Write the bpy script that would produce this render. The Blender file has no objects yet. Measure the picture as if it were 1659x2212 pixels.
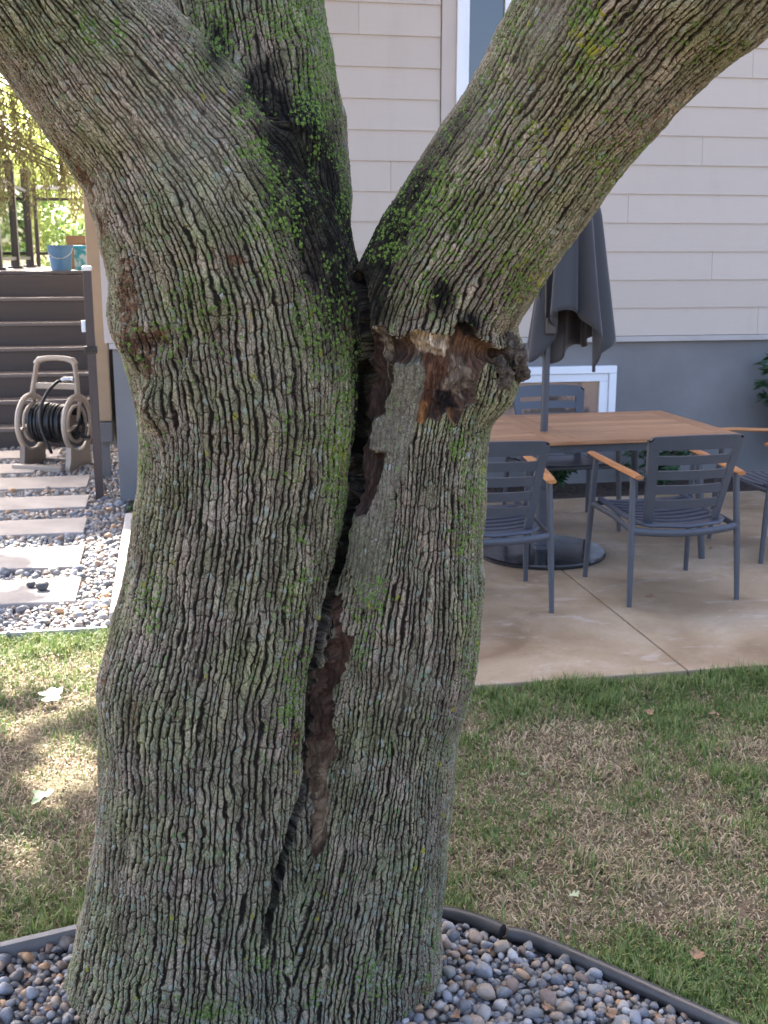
import bpy, bmesh, math, random
import numpy as np
from mathutils import Vector, Matrix

R = math.radians
# ------------------------------------------------------------------ camera
F = 2450.0                       # focal length in units of a 1659 x 2212 picture
PITCH = math.atan((1106 - 550) / F)
CH = 1.71
PSI = R(10.6)
cp, sp = math.cos(PITCH), math.sin(PITCH)
FW = np.array((math.sin(PSI) * cp, math.cos(PSI) * cp, -sp))
RT = np.array((math.cos(PSI), -math.sin(PSI), 0.0))
UP = np.array((math.sin(PSI) * sp, math.cos(PSI) * sp, cp))
HF = np.array((math.sin(PSI), math.cos(PSI), 0.0))
CAM = np.array((0.0, 0.0, CH))

scene = bpy.context.scene
col = scene.collection
cam_d = bpy.data.cameras.new('camera')
cam = bpy.data.objects.new('camera', cam_d)
col.objects.link(cam)
cam.location = CAM
cam.rotation_euler = (R(90) - PITCH, 0, -PSI)
cam_d.sensor_fit = 'VERTICAL'
cam_d.sensor_height = 24.0
cam_d.lens = 24.0 * F / 2212.0
cam_d.clip_start = 0.05
cam_d.clip_end = 600
cam_d.dof.use_dof = True
cam_d.dof.focus_distance = 2.15
cam_d.dof.aperture_fstop = 9.5
scene.camera = cam

# ------------------------------------------------------------------ light
SUN_AZ = math.atan2(-0.30, 0.954)      # from +Y towards +X : behind the house, a little to one side
SUN_EL = R(44)
w = bpy.data.worlds.new('World')
scene.world = w
w.use_nodes = True
wn = w.node_tree.nodes
sky = wn.new('ShaderNodeTexSky')
sky.sky_type = 'NISHITA'
sky.sun_disc = False
sky.sun_elevation = SUN_EL
sky.sun_rotation = SUN_AZ
sky.air_density = 0.6
sky.dust_density = 5.0
sky.ozone_density = 0.0
w.node_tree.links.new(sky.outputs[0], wn['Background'].inputs[0])
wn['Background'].inputs[1].default_value = 0.15
sd = bpy.data.lights.new('sun', 'SUN')
sd.energy = 5.0
sd.angle = R(0.53)
sd.color = (1.0, 0.95, 0.87)
sun = bpy.data.objects.new('sun', sd)
col.objects.link(sun)
TOSUN = np.array((math.sin(SUN_AZ) * math.cos(SUN_EL), math.cos(SUN_AZ) * math.cos(SUN_EL), math.sin(SUN_EL)))
sun.rotation_euler = Vector(TOSUN).to_track_quat('Z', 'Y').to_euler()
scene.view_settings.view_transform = 'Standard'
scene.view_settings.look = 'None'
scene.view_settings.gamma = 1.0
scene.view_settings.exposure = 2.88
scene.cycles.max_bounces = 8
scene.cycles.use_denoising = True

rng = np.random.default_rng(7)
random.seed(7)


# ------------------------------------------------------------------ pixel helpers (a pixel gives a direction only)
def ray(x, y):
    return FW + ((x - 829.5) / F) * RT + ((1106 - y) / F) * UP


def G(x, y, z=0.0):
    r = ray(x, y)
    return CAM + r * ((z - CH) / r[2])


def WY(x, y, Y):
    r = ray(x, y)
    return CAM + r * (Y / r[1])


def HD(x, y, d):
    r = ray(x, y)
    return CAM + r * (d / float(r @ HF))


def project(P):
    q = np.asarray(P) - CAM
    zc = np.maximum(q @ FW, 1e-3)
    return 829.5 + F * (q @ RT) / zc, 1106 - F * (q @ UP) / zc, q @ FW


# ------------------------------------------------------------------ noise in numpy
def _hash(ix, iy, iz, seed):
    h = (ix * 374761393 + iy * 668265263 + iz * 2147483647 + seed * 1274126177) & 0xFFFFFFFF
    h = ((h ^ (h >> 13)) * 1274126177) & 0xFFFFFFFF
    return ((h ^ (h >> 16)) & 0xFFFF) / 65535.0


def vnoise(p, seed=0):
    p = np.asarray(p, float)
    i = np.floor(p).astype(np.int64)
    f = p - i
    f = f * f * (3 - 2 * f)
    out = 0
    for dx in (0, 1):
        for dy in (0, 1):
            for dz in (0, 1):
                wgt = (f[:, 0] if dx else 1 - f[:, 0]) * (f[:, 1] if dy else 1 - f[:, 1]) * (f[:, 2] if dz else 1 - f[:, 2])
                out = out + wgt * _hash(i[:, 0] + dx, i[:, 1] + dy, i[:, 2] + dz, seed)
    return out


def fbm(p, seed=0, octv=3):
    a, s, t = 0.5, 0.0, 0.0
    p = np.asarray(p, float)
    for k in range(octv):
        s = s + a * vnoise(p * (2 ** k), seed + k)
        t += a
        a *= 0.5
    return s / t


def sstep(a, b, x):
    t = np.clip((x - a) / (b - a), 0, 1)
    return t * t * (3 - 2 * t)


# ------------------------------------------------------------------ node helper
class NT:
    def __init__(self, name):
        self.m = bpy.data.materials.new(name)
        self.m.use_nodes = True
        self.t = self.m.node_tree
        self.b = self.t.nodes['Principled BSDF']
        self.out = self.t.nodes['Material Output']

    def n(self, typ, ins=None, **props):
        nd = self.t.nodes.new('ShaderNode' + typ)
        for k, v in props.items():
            setattr(nd, k, v)
        for k, v in (ins or {}).items():
            self.set(nd.inputs[k], v)
        return nd

    def set(self, sock, v):
        if isinstance(v, bpy.types.NodeSocket):
            self.t.links.new(v, sock)
        else:
            if isinstance(v, (tuple, list)) and len(v) == 3 and sock.type == 'RGBA':
                v = (*v, 1)
            sock.default_value = v

    def bs(self, **kw):
        for k, v in kw.items():
            self.set(self.b.inputs[k.replace('_', ' ')], v)

    def math(self, op, a, b=0.0, c=None, clamp=False):
        nd = self.n('Math', {0: a, 1: b}, operation=op, use_clamp=clamp)
        if c is not None:
            self.set(nd.inputs[2], c)
        return nd.outputs[0]

    def mix(self, f, a, b, mode='MIX'):
        nd = self.n('Mix', data_type='RGBA', blend_type=mode)
        self.set(nd.inputs[0], f)
        self.set(nd.inputs[6], a)
        self.set(nd.inputs[7], b)
        return nd.outputs[2]

    def ramp(self, f, stops, interp='LINEAR'):
        nd = self.n('ValToRGB', {0: f})
        nd.color_ramp.interpolation = interp
        el = nd.color_ramp.elements
        while len(el) < len(stops):
            el.new(0.5)
        for e, (p, c) in zip(el, stops):
            e.position = p
            e.color = (*c, 1) if len(c) == 3 else c
        return nd.outputs[0]

    def mr(self, v, a, b, c=0.0, d=1.0, smooth=True):
        nd = self.n('MapRange', {0: v, 1: a, 2: b, 3: c, 4: d}, interpolation_type='SMOOTHSTEP' if smooth else 'LINEAR')
        return nd.outputs[0]

    def noise(self, vec, scale, detail=3, rough=0.55, out=0, dist=0.0):
        nd = self.n('TexNoise', {'Scale': scale, 'Detail': detail, 'Roughness': rough, 'Distortion': dist})
        if vec is not None:
            self.set(nd.inputs['Vector'], vec)
        return nd.outputs[out]

    def coord(self, which='Object'):
        return self.n('TexCoord').outputs[which]

    def scale(self, vec, s):
        return self.n('Mapping', {'Vector': vec, 'Scale': s}).outputs[0]

    def attr(self, name, out='Fac'):
        return self.n('Attribute', attribute_name=name).outputs[out]

    def bump(self, h, strength=0.5, dist=0.01):
        o = self.n('Bump', {'Height': h, 'Strength': strength, 'Distance': dist}).outputs[0]
        self.set(self.b.inputs['Normal'], o)
        return o


def simple(name, c, rough=0.6, var=0.12, scale=8.0, bump=0.0, bscale=60.0, metal=0.0, spec=0.5, stretch=(1, 1, 1), coords='Object'):
    t = NT(name)
    co = t.scale(t.coord(coords), stretch)
    nz = t.noise(co, scale, 4, 0.6)
    lo = tuple(x * (1 - var) for x in c)
    hi = tuple(min(1, x * (1 + var)) for x in c)
    t.bs(Base_Color=t.ramp(nz, [(0.3, lo), (0.7, hi)]), Roughness=t.mr(nz, 0.2, 0.8, max(0, rough - 0.08), min(1, rough + 0.08)), Metallic=metal)
    t.set(t.b.inputs['Specular IOR Level'], spec)
    if bump:
        t.bump(t.noise(co, bscale, 3), bump, 0.004)
    return t.m


# ------------------------------------------------------------------ mesh helpers
class MB:
    def __init__(self):
        self.v, self.f = [], []

    def add(self, vs, fs):
        o = len(self.v)
        self.v += [tuple(p) for p in vs]
        self.f += [tuple(i + o for i in f) for f in fs]
        return self

    def box(self, lo, hi, b=0.0):
        (x0, y0, z0), (x1, y1, z1) = lo, hi
        if b <= 0:
            vs = [(x0, y0, z0), (x1, y0, z0), (x1, y1, z0), (x0, y1, z0), (x0, y0, z1), (x1, y0, z1), (x1, y1, z1), (x0, y1, z1)]
            return self.add(vs, [(0, 3, 2, 1), (4, 5, 6, 7), (0, 1, 5, 4), (1, 2, 6, 5), (2, 3, 7, 6), (3, 0, 4, 7)])
        bm = bmesh.new()
        bmesh.ops.create_cube(bm, size=1)
        for v in bm.verts:
            v.co = Vector(((x0 + x1) / 2 + v.co.x * (x1 - x0), (y0 + y1) / 2 + v.co.y * (y1 - y0), (z0 + z1) / 2 + v.co.z * (z1 - z0)))
        bmesh.ops.bevel(bm, geom=bm.edges[:], offset=b, segments=2, affect='EDGES', profile=0.6)
        bm.verts.index_update()
        self.add([v.co for v in bm.verts], [[v.index for v in f.verts] for f in bm.faces])
        bm.free()
        return self

    def xform(self, M):
        self.v = [tuple(M @ Vector(p)) for p in self.v]
        return self

    def tube(self, pts, rad, n=10, cap=True, flat=(1, 1), upv=None):
        pts = [Vector(p) for p in pts]
        if not hasattr(rad, '__len__'):
            rad = [rad] * len(pts)
        rings = []
        prev = None
        for i, p in enumerate(pts):
            t = (pts[min(i + 1, len(pts) - 1)] - pts[max(i - 1, 0)]).normalized()
            if prev is None:
                a = Vector(upv) if upv else (Vector((0, 0, 1)) if abs(t.z) < 0.9 else Vector((1, 0, 0)))
            else:
                a = prev
            n1 = (a - t * a.dot(t)).normalized()
            prev = n1
            n2 = t.cross(n1)
            rings.append([p + (n1 * math.cos(2 * math.pi * k / n) * flat[0] + n2 * math.sin(2 * math.pi * k / n) * flat[1]) * rad[i] for k in range(n)])
        vs = [q for r in rings for q in r]
        fs = []
        for i in range(len(rings) - 1):
            for k in range(n):
                fs.append((i * n + k, i * n + (k + 1) % n, (i + 1) * n + (k + 1) % n, (i + 1) * n + k))
        if cap:
            fs.append(tuple(reversed(range(n))))
            fs.append(tuple((len(rings) - 1) * n + k for k in range(n)))
        return self.add(vs, fs)

    def lathe(self, prof, n=32, cx=0, cy=0, cap=True):
        vs, fs = [], []
        for (r, z) in prof:
            for k in range(n):
                a = 2 * math.pi * k / n
                vs.append((cx + r * math.cos(a), cy + r * math.sin(a), z))
        for i in range(len(prof) - 1):
            for k in range(n):
                fs.append((i * n + k, i * n + (k + 1) % n, (i + 1) * n + (k + 1) % n, (i + 1) * n + k))
        if cap:
            fs.append(tuple(reversed(range(n))))
            fs.append(tuple((len(prof) - 1) * n + k for k in range(n)))
        return self.add(vs, fs)

    def prism(self, poly, axis, a0, a1):
        """polygon extruded along an axis; poly gives the two other coordinates in order"""
        n = len(poly)

        def mk(p, a):
            if axis == 'x':
                return (a, p[0], p[1])
            if axis == 'y':
                return (p[0], a, p[1])
            return (p[0], p[1], a)
        vs = [mk(p, a0) for p in poly] + [mk(p, a1) for p in poly]
        fs = [tuple(range(n))[::-1], tuple(range(n, 2 * n))]
        for k in range(n):
            fs.append((k, (k + 1) % n, n + (k + 1) % n, n + k))
        return self.add(vs, fs)

    def mesh(self, name, mat=None, smooth=False):
        me = bpy.data.meshes.new(name)
        me.from_pydata([tuple(map(float, p)) for p in self.v], [], self.f)
        bm = bmesh.new()
        bm.from_mesh(me)
        bmesh.ops.recalc_face_normals(bm, faces=bm.faces)
        bm.to_mesh(me)
        bm.free()
        if smooth:
            me.shade_smooth()
            if hasattr(me, 'set_sharp_from_angle'):
                me.set_sharp_from_angle(angle=R(38))
        if mat:
            me.materials.append(mat)
        return me

    def build(self, name, mat=None, parent=None, smooth=False, loc=None):
        o = bpy.data.objects.new(name, self.mesh(name, mat, smooth))
        col.objects.link(o)
        if parent:
            o.parent = parent
        if loc is not None:
            o.location = loc
        return o


def npmesh(name, V, Fq, mat, parent=None, smooth=False, attrs=None, colattr=None):
    """fast mesh from numpy arrays; faces all of the same size"""
    me = bpy.data.meshes.new(name)
    V = np.asarray(V, np.float32)
    Fq = np.asarray(Fq, np.int32)
    k = Fq.shape[1]
    me.vertices.add(len(V))
    me.vertices.foreach_set('co', V.ravel())
    me.loops.add(Fq.size)
    me.loops.foreach_set('vertex_index', Fq.ravel())
    me.polygons.add(len(Fq))
    me.polygons.foreach_set('loop_start', np.arange(0, Fq.size, k, dtype=np.int32))
    me.update(calc_edges=True)
    me.polygons.foreach_set('use_smooth', np.full(len(Fq), smooth, bool))
    for an, av in (attrs or {}).items():
        av = np.asarray(av, np.float32)
        if av.ndim == 1:
            a = me.attributes.new(an, 'FLOAT', 'POINT')
            a.data.foreach_set('value', av)
        else:
            a = me.attributes.new(an, 'FLOAT_VECTOR', 'POINT')
            a.data.foreach_set('vector', av.ravel())
    me.validate()
    me.materials.append(mat)
    o = bpy.data.objects.new(name, me)
    col.objects.link(o)
    if parent:
        o.parent = parent
    return o


def tag(o, label=None, cat=None, group=None, kind=None):
    for k, v in (('label', label), ('category', cat), ('group', group), ('kind', kind)):
        if v:
            o[k] = v
    return o


def thing(name, label, cat, loc=(0, 0, 0), rz=0.0, group=None):
    o = bpy.data.objects.new(name, None)
    col.objects.link(o)
    o.empty_display_size = 0.1
    o.location = loc
    o.rotation_euler = (0, 0, rz)
    return tag(o, label, cat, group)


def copy_tree(o, parent=None):
    c = o.copy()
    col.objects.link(c)
    c.parent = parent
    for ch in o.children:
        copy_tree(ch, c)
    return c


def in_poly(x, y, poly):
    ins = np.zeros(len(x), bool)
    n = len(poly)
    for i in range(n):
        x0, y0 = poly[i]
        x1, y1 = poly[(i + 1) % n]
        c = (y0 > y) != (y1 > y)
        ins ^= c & (x < (x1 - x0) * (y - y0) / ((y1 - y0) if y1 != y0 else 1e-9) + x0)
    return ins


def poly_sd(x, y, poly, closed=True):
    """signed distance (inside positive) to a polygon, or distance to an open polyline"""
    d = np.full(len(x), 1e9)
    n = len(poly)
    for i in range(n if closed else n - 1):
        ax, ay = poly[i]
        bx, by = poly[(i + 1) % n]
        dx, dy = bx - ax, by - ay
        t = np.clip(((x - ax) * dx + (y - ay) * dy) / (dx * dx + dy * dy + 1e-9), 0, 1)
        d = np.minimum(d, np.hypot(x - ax - t * dx, y - ay - t * dy))
    if not closed:
        return d
    return np.where(in_poly(x, y, poly), d, -d)


def ico(sub=1):
    bm = bmesh.new()
    bmesh.ops.create_icosphere(bm, subdivisions=sub, radius=1)
    bm.verts.index_update()
    V = np.array([v.co[:] for v in bm.verts])
    Fc = np.array([[v.index for v in f.verts] for f in bm.faces])
    bm.free()
    return V, Fc


# ================================================================== materials of the setting
def mat_soil():
    t = NT('soil_and_thatch')
    co = t.coord('Object')
    a = t.noise(co, 1.7, 4, 0.6)
    b = t.noise(co, 38, 5, 0.75)
    c = t.mix(t.mr(b, 0.35, 0.7), (0.06, 0.036, 0.021), (0.20, 0.137, 0.082))
    c = t.mix(t.mr(a, 0.4, 0.65), c, t.mix(b, (0.06, 0.07, 0.025), (0.17, 0.15, 0.07)))
    t.bs(Base_Color=c, Roughness=0.95)
    t.bump(t.noise(co, 90, 4, 0.7), 0.8, 0.015)
    return t.m


def mat_patio():
    t = NT('wet_brushed_concrete')
    co = t.coord('Object')
    big = t.noise(co, 1.3, 5, 0.62, dist=0.6)
    mid = t.noise(co, 6, 5, 0.65)
    fine = t.noise(co, 90, 3, 0.7)
    c = t.ramp(big, [(0.30, (0.185, 0.120, 0.068)), (0.45, (0.275, 0.195, 0.120)), (0.58, (0.345, 0.260, 0.172)), (0.75, (0.46, 0.385, 0.30))])
    c = t.mix(t.mr(mid, 0.5, 0.75, 0, 0.55), c, (0.40, 0.31, 0.24))
    c = t.mix(t.mr(fine, 0.55, 0.75, 0, 0.4), c, (0.16, 0.105, 0.07))
    spots = t.n('TexVoronoi', {'Vector': co, 'Scale': 5.5, 'Randomness': 1.0}, feature='F1').outputs['Distance']
    c = t.mix(t.mr(spots, 0.0, 0.07, 0.55, 0.0), c, (0.45, 0.40, 0.37))
    grit = t.noise(co, 32, 5, 0.8)
    c = t.mix(t.mr(grit, 0.52, 0.7, 0.0, 0.35), c, (0.15, 0.10, 0.07))
    c = t.mix(t.mr(t.noise(t.scale(co, (1, 3, 1)), 2.2, 6, 0.7, dist=1.5), 0.56, 0.66, 0.0, 0.5), c, (0.46, 0.39, 0.34))
    t.bs(Base_Color=c, Roughness=t.mr(big, 0.3, 0.7, 0.35, 0.65))
    t.bump(t.noise(co, 140, 3), 0.25, 0.004)
    return t.m


def mat_mulch():
    t = NT('dark_bark_mulch')
    co = t.coord('Object')
    v = t.n('TexVoronoi', {'Vector': t.scale(co, (60, 25, 40)), 'Scale': 1.0}).outputs['Color']
    c = t.mix(t.n('SeparateColor', {0: v}).outputs[0], (0.012, 0.008, 0.006), (0.07, 0.042, 0.028))
    t.bs(Base_Color=c, Roughness=0.9)
    t.bump(t.noise(co, 45, 4, 0.8), 1.0, 0.03)
    return t.m


def mat_stone(name, use_attr, tint=(1, 1, 1)):
    t = NT(name)
    co = t.coord('Object')
    r = t.attr('rnd') if use_attr else t.n('ObjectInfo').outputs['Random']
    c = t.ramp(r, [(0.0, (0.050, 0.055, 0.065)), (0.10, (0.16, 0.155, 0.15)), (0.20, (0.075, 0.082, 0.10)), (0.30, (0.20, 0.155, 0.115)),
                   (0.40, (0.105, 0.108, 0.115)), (0.50, (0.24, 0.225, 0.215)), (0.58, (0.115, 0.072, 0.050)), (0.66, (0.14, 0.15, 0.175)), (0.74, (0.29, 0.29, 0.30)), (0.80, (0.075, 0.066, 0.06)), (0.86, (0.20, 0.14, 0.10)), (0.92, (0.28, 0.16, 0.075)), (0.96, (0.12, 0.12, 0.11))], 'CONSTANT')
    n1 = t.noise(co, 70 if use_attr else 1.6, 5, 0.7)
    n2 = t.noise(t.scale(co, (1, 1, 3)), 40 if use_attr else 1.0, 3, 0.6)
    c = t.mix(t.mr(n1, 0.3, 0.75, 0.0, 0.55), c, t.mix(0.5, c, (0.30, 0.29, 0.28)))
    c = t.mix(t.mr(n2, 0.55, 0.7, 0.0, 0.4), c, (0.07, 0.06, 0.055))
    c = t.mix(1.0, c, tuple(q * k for q, k in zip(tint, (1.03, 1.01, 0.97))), 'MULTIPLY')
    t.bs(Base_Color=c, Roughness=t.mr(n1, 0.2, 0.8, 0.42, 0.72))
    t.bump(t.noise(co, 260 if use_attr else 6.0, 4, 0.7), 0.5, 0.004)
    return t.m


M = {}
M['soil'] = mat_soil()
M['patio'] = mat_patio()
M['mulch'] = mat_mulch()
M['pebble'] = mat_stone('river_pebble', False, (1.22, 1.22, 1.24))
M['pebbles'] = mat_stone('river_pebbles', True, (1.2, 1.2, 1.22))
M['gravel'] = mat_stone('path_gravel', True, (1.5, 1.48, 1.5))
M['slab'] = simple('pale_stepping_stone', (0.36, 0.315, 0.285), 0.8, 0.24, 3.5, 0.5, 90)
M['kerb'] = simple('pale_concrete', (0.42, 0.39, 0.37), 0.8, 0.1, 4, 0.3, 90)
M['grit'] = simple('grey_grit', (0.07, 0.068, 0.068), 0.9, 0.5, 60, 0.8, 90)
def mat_siding():
    t = NT('beige_siding_paint')
    co = t.coord('Object')
    oi = t.n('ObjectInfo')
    grain_ = t.noise(t.scale(co, (1.2, 1, 40)), 6, 5, 0.65)
    c = t.mix(oi.outputs['Random'], (0.470, 0.400, 0.343), (0.500, 0.427, 0.368))
    c = t.mix(t.mr(grain_, 0.35, 0.7, 0.0, 0.5), c, t.mix(1.0, c, (0.93, 0.92, 0.91), 'MULTIPLY'))
    wo = t.n('NewGeometry').outputs['Position']
    c = t.mix(t.mr(t.noise(t.scale(wo, (2.5, 1, 0.5)), 1.6, 5, 0.7), 0.5, 0.75, 0.0, 0.5), c, t.mix(1.0, c, (0.88, 0.86, 0.82), 'MULTIPLY'))
    t.bs(Base_Color=c, Roughness=0.5)
    t.bump(t.math('ADD', grain_, t.math('MULTIPLY', t.noise(wo, 1.5, 2), 1.5)), 0.22, 0.006)
    return t.m


M['siding'] = mat_siding()
M['trim'] = simple('beige_trim_paint', (0.46, 0.395, 0.355), 0.5, 0.03, 3)
M['stucco'] = simple('grey_parged_foundation', (0.182, 0.178, 0.178), 0.85, 0.18, 1.6, 0.35, 120)
M['white'] = simple('white_vinyl', (0.74, 0.76, 0.80), 0.35, 0.03, 3)
M['black_pipe'] = simple('black_plastic_edging', (0.035, 0.034, 0.036), 0.42, 0.25, 14, 0.2, 90)
M['grey_strip'] = simple('grey_plastic_edging', (0.17, 0.165, 0.165), 0.55, 0.15, 10, 0.2, 90)


def mat_glass(name, tint=(0.02, 0.025, 0.03), rough=0.04):
    t = NT(name)
    t.bs(Base_Color=tint, Roughness=rough, Metallic=0.0)
    t.set(t.b.inputs['Specular IOR Level'], 0.9)
    co = t.coord('Object')
    t.bump(t.noise(co, 2.5, 2), 0.05, 0.01)
    return t.m


M['pane'] = mat_glass('dark_window_glass')


# ================================================================== the ground
def sheet(name, poly, z, mat, **kw):
    mb = MB()
    mb.add([(x, y, z) for x, y in poly], [tuple(range(len(poly)))])
    return mb.build(name, mat)


g = 150.0
tag(sheet('ground', [(-g, -g), (g, -g), (g, g), (-g, g)], 0.0, M['soil']), kind='structure')

# patio of two slabs with a control joint
PZ = 0.035
patio = tag(thing('patio', None, None), kind='structure')
for i, (x0, x1) in enumerate(((-0.056, 2.045), (2.053, 5.2), (5.208, 9.0))):
    mb = MB().box((x0, 4.12, -0.08), (x1, 7.45, PZ), 0.006)
    mb.build('slab', M['patio'], patio)
MB().box((-0.05, 4.13, -0.09), (9.0, 7.44, PZ - 0.012)).build('joint_bed', M['grit'], patio)

tag(sheet('planting_bed', [(-0.33, 7.452), (9, 7.452), (9, 8.2), (-0.33, 8.2)], 0.012, M['mulch']), kind='structure')
gravel_path = tag(sheet('gravel_path', [(-4.5, 5.16), (-0.34, 5.16), (-0.34, 11), (-4.5, 11)], 0.004, M['grit']), kind='structure')
kerb = MB()
for a, b in ((5.30, 6.30), (6.304, 7.45)):
    kerb.box((-0.335, a, -0.05), (-0.06, b, 0.055), 0.008)
tag(kerb.build('kerb', M['kerb']), kind='structure')

# bed of river pebbles round the tree
ER = [tuple(G(x, y, 0.04)[:2]) for x, y in ((945, 1962), (1000, 1972), (1050, 1988), (1085, 2003), (1150, 2020), (1250, 2062), (1350, 2106), (1450, 2152), (1540, 2193), (1640, 2240))]
EL = [tuple(G(x, y, 0.05)[:2]) for x, y in ((0, 2040), (170, 2000))]
BED = [(-1.7, EL[0][1] - 0.34), EL[0], EL[1], (0.0, EL[1][1] + 0.06), (0.33, EL[1][1] + 0.03)] + ER + [(ER[-1][0] + 0.22, ER[-1][1] - 0.33), (1.8, 1.0), (-1.7, 0.9)]
gravel_bed = tag(sheet('gravel_bed', BED, 0.005, M['grit']), kind='structure')


# ================================================================== house
house = thing('house', 'beige lap-sided house with grey foundation behind the patio', 'house', (0, 8.05, 0))
HX0, HX1, WTOP, FT = -0.42, 9.5, 6.2, 1.085
mb = MB().box((HX0 + 0.03, 0.0, -0.1), (HX1, 9.0, FT))
mb.build('foundation', M['stucco'], house)
MB().box((HX0 + 0.02, -0.004, FT + 0.03), (HX1, 9.0, WTOP)).build('wall', M['trim'], house)
MB().box((HX0 + 0.01, -0.045, FT - 0.004), (HX1, -0.001, FT + 0.034)).build('drip_edge', M['kerb'], house)
MB().box((HX0 - 0.02, -0.035, FT + 0.036), (HX0 + 0.085, 0.1, WTOP), 0.003).build('corner_board', M['trim'], house)
# roof with an overhanging eave
MB().add([(HX0 - 0.4, -0.5, WTOP), (HX1, -0.5, WTOP), (HX1, 9.4, WTOP), (HX0 - 0.4, 9.4, WTOP), (HX0 + 1.5, 4.5, 8.8), (HX1, 4.5, 8.8)],
         [(0, 1, 5, 4), (2, 3, 4, 5), (3, 0, 4), (1, 2, 5), (0, 3, 2, 1)]).build('roof', simple('dark_roof_shingle', (0.05, 0.05, 0.055), 0.9, 0.3, 30), house)

EXPO = 0.203
WIN = (2.0, 2.72, 2.42, 4.3)
meshes = {}


def siding(x0, x1, z):
    L = x1 - x0
    key = round(L, 3)
    if key not in meshes:
        b = MB()
        b.prism([(0.0, 0.0), (-0.022, 0.0), (-0.0215, 0.004), (-0.011, EXPO + 0.012), (0.0, EXPO + 0.012)], 'x', 0, L)
        meshes[key] = b.mesh('siding_board', M['siding'])
    o = bpy.data.objects.new('siding_board', meshes[key])
    col.objects.link(o)
    o.parent = house
    o.location = (x0, -0.008, z)


jo = [4.38, 2.7, 3.98, 5.02, 3.3, 4.6, 3.85, 5.2, 2.9, 4.2]
for k in range(22):
    z = FT + 0.038 + k * EXPO
    runs = [(HX0 + 0.09, HX1)]
    if WIN[2] - 0.12 < z + EXPO and z < WIN[3] + 0.12:
        runs = [(HX0 + 0.09, WIN[0] - 0.105), (WIN[1] + 0.105, HX1)]
    for (a, b) in runs:
        cuts = [c for c in (jo[k % 10], jo[k % 10] + 3.05, jo[k % 10] - 3.05) if a + 0.3 < c < b - 0.3]
        e = [a] + sorted(cuts) + [b]
        for p, q in zip(e[:-1], e[1:]):
            siding(p + 0.001, q - 0.001, z)
# upper window
win = MB()
x0, x1, z0, z1 = WIN
cas = MB()
cas.box((x0 - 0.10, -0.04, z0 - 0.1), (x0, -0.006, z1 + 0.1)).box((x1, -0.04, z0 - 0.1), (x1 + 0.1, -0.006, z1 + 0.1))
cas.box((x0, -0.041, z0 - 0.1), (x1, -0.007, z0)).box((x0, -0.041, z1), (x1, -0.007, z1 + 0.1))
window = cas.build('window', M['trim'], house)
fr = MB()
fr.box((x0 + 0.001, -0.062, z0 + 0.001), (x0 + 0.055, -0.008, z1 - 0.001), 0.004).box((x1 - 0.055, -0.062, z0 + 0.001), (x1 - 0.001, -0.008, z1 - 0.001), 0.004)
fr.box((x0 + 0.056, -0.061, z0 + 0.002), (x1 - 0.056, -0.009, z0 + 0.055), 0.004).box((x0 + 0.056, -0.061, z1 - 0.055), (x1 - 0.056, -0.009, z1 - 0.002), 0.004)
fr.box((x0 + 0.056, -0.045, z0 + 0.056), (x0 + 0.09, -0.010, z1 - 0.056)).box((x0 + 0.34, -0.046, z0 + 0.056), (x0 + 0.38, -0.010, z1 - 0.056))
fr.build('frame', M['white'], window)
MB().box((x0 + 0.085, -0.022, z0 + 0.05), (x1 - 0.05, -0.012, z1 - 0.05)).build('pane', M['pane'], window)
# basement window
bx0, bx1, bz0, bz1 = 1.95, 3.26, 0.36, 0.905
bw = MB()
bw.box((bx0, -0.055, bz1 - 0.055), (bx1, -0.001, bz1), 0.004).box((bx0, -0.055, bz0), (bx1, -0.001, bz0 + 0.05), 0.004)
bw.box((bx0, -0.054, bz0 + 0.051), (bx0 + 0.06, -0.001, bz1 - 0.056), 0.004).box((bx1 - 0.055, -0.054, bz0 + 0.051), (bx1, -0.001, bz1 - 0.056), 0.004)
bwo = bw.build('basement_window', M['white'], house)
b2 = MB()
b2.box((bx0 + 0.061, -0.038, bz1 - 0.115), (bx1 - 0.056, -0.004, bz1 - 0.057), 0.004).box((bx0 + 0.061, -0.038, bz0 + 0.052), (bx1 - 0.056, -0.004, bz0 + 0.09), 0.004)
b2.box((bx1 - 0.125, -0.037, bz0 + 0.091), (bx1 - 0.057, -0.004, bz1 - 0.116), 0.004).box((bx0 + 0.062, -0.037, bz0 + 0.091), (bx0 + 0.12, -0.004, bz1 - 0.116), 0.004)
b2.build('sash', M['white'], bwo)
t = NT('blind_behind_glass')
co = t.coord('Object')
t.bs(Base_Color=t.mix(t.mr(t.noise(co, 3.0, 4, 0.6), 0.5, 0.62), (0.30, 0.20, 0.15), (0.06, 0.05, 0.045)), Roughness=0.08)
t.b.inputs['Specular IOR Level'].default_value = 0.8
MB().box((bx0 + 0.1, -0.02, bz0 + 0.08), (bx1 - 0.1, -0.006, bz1 - 0.1)).build('pane', t.m, bwo)

# tan downspout against the house corner
ds = thing('downspout', 'tan square downspout running down beside the house corner', 'downspout', (-0.53, 8.95, 0))
M['tan'] = simple('tan_metal', (0.42, 0.30, 0.19), 0.45, 0.08, 4)
MB().box((-0.055, -0.05, 0.46), (0.065, 0.06, 5.6), 0.008).build('pipe', M['tan'], ds)
MB().box((-0.06, -0.09, 0.30), (0.07, 0.065, 0.455), 0.01).build('outlet', M['stucco'], ds)
MB().box((-0.025, 0.0, 0.0), (0.035, 0.04, 0.31)).build('standpipe', M['stucco'], ds)
for z in (1.6, 3.6):
    MB().box((-0.062, -0.057, z), (0.11, 0.066, z + 0.03)).build('strap', M['tan'], ds)


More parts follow.
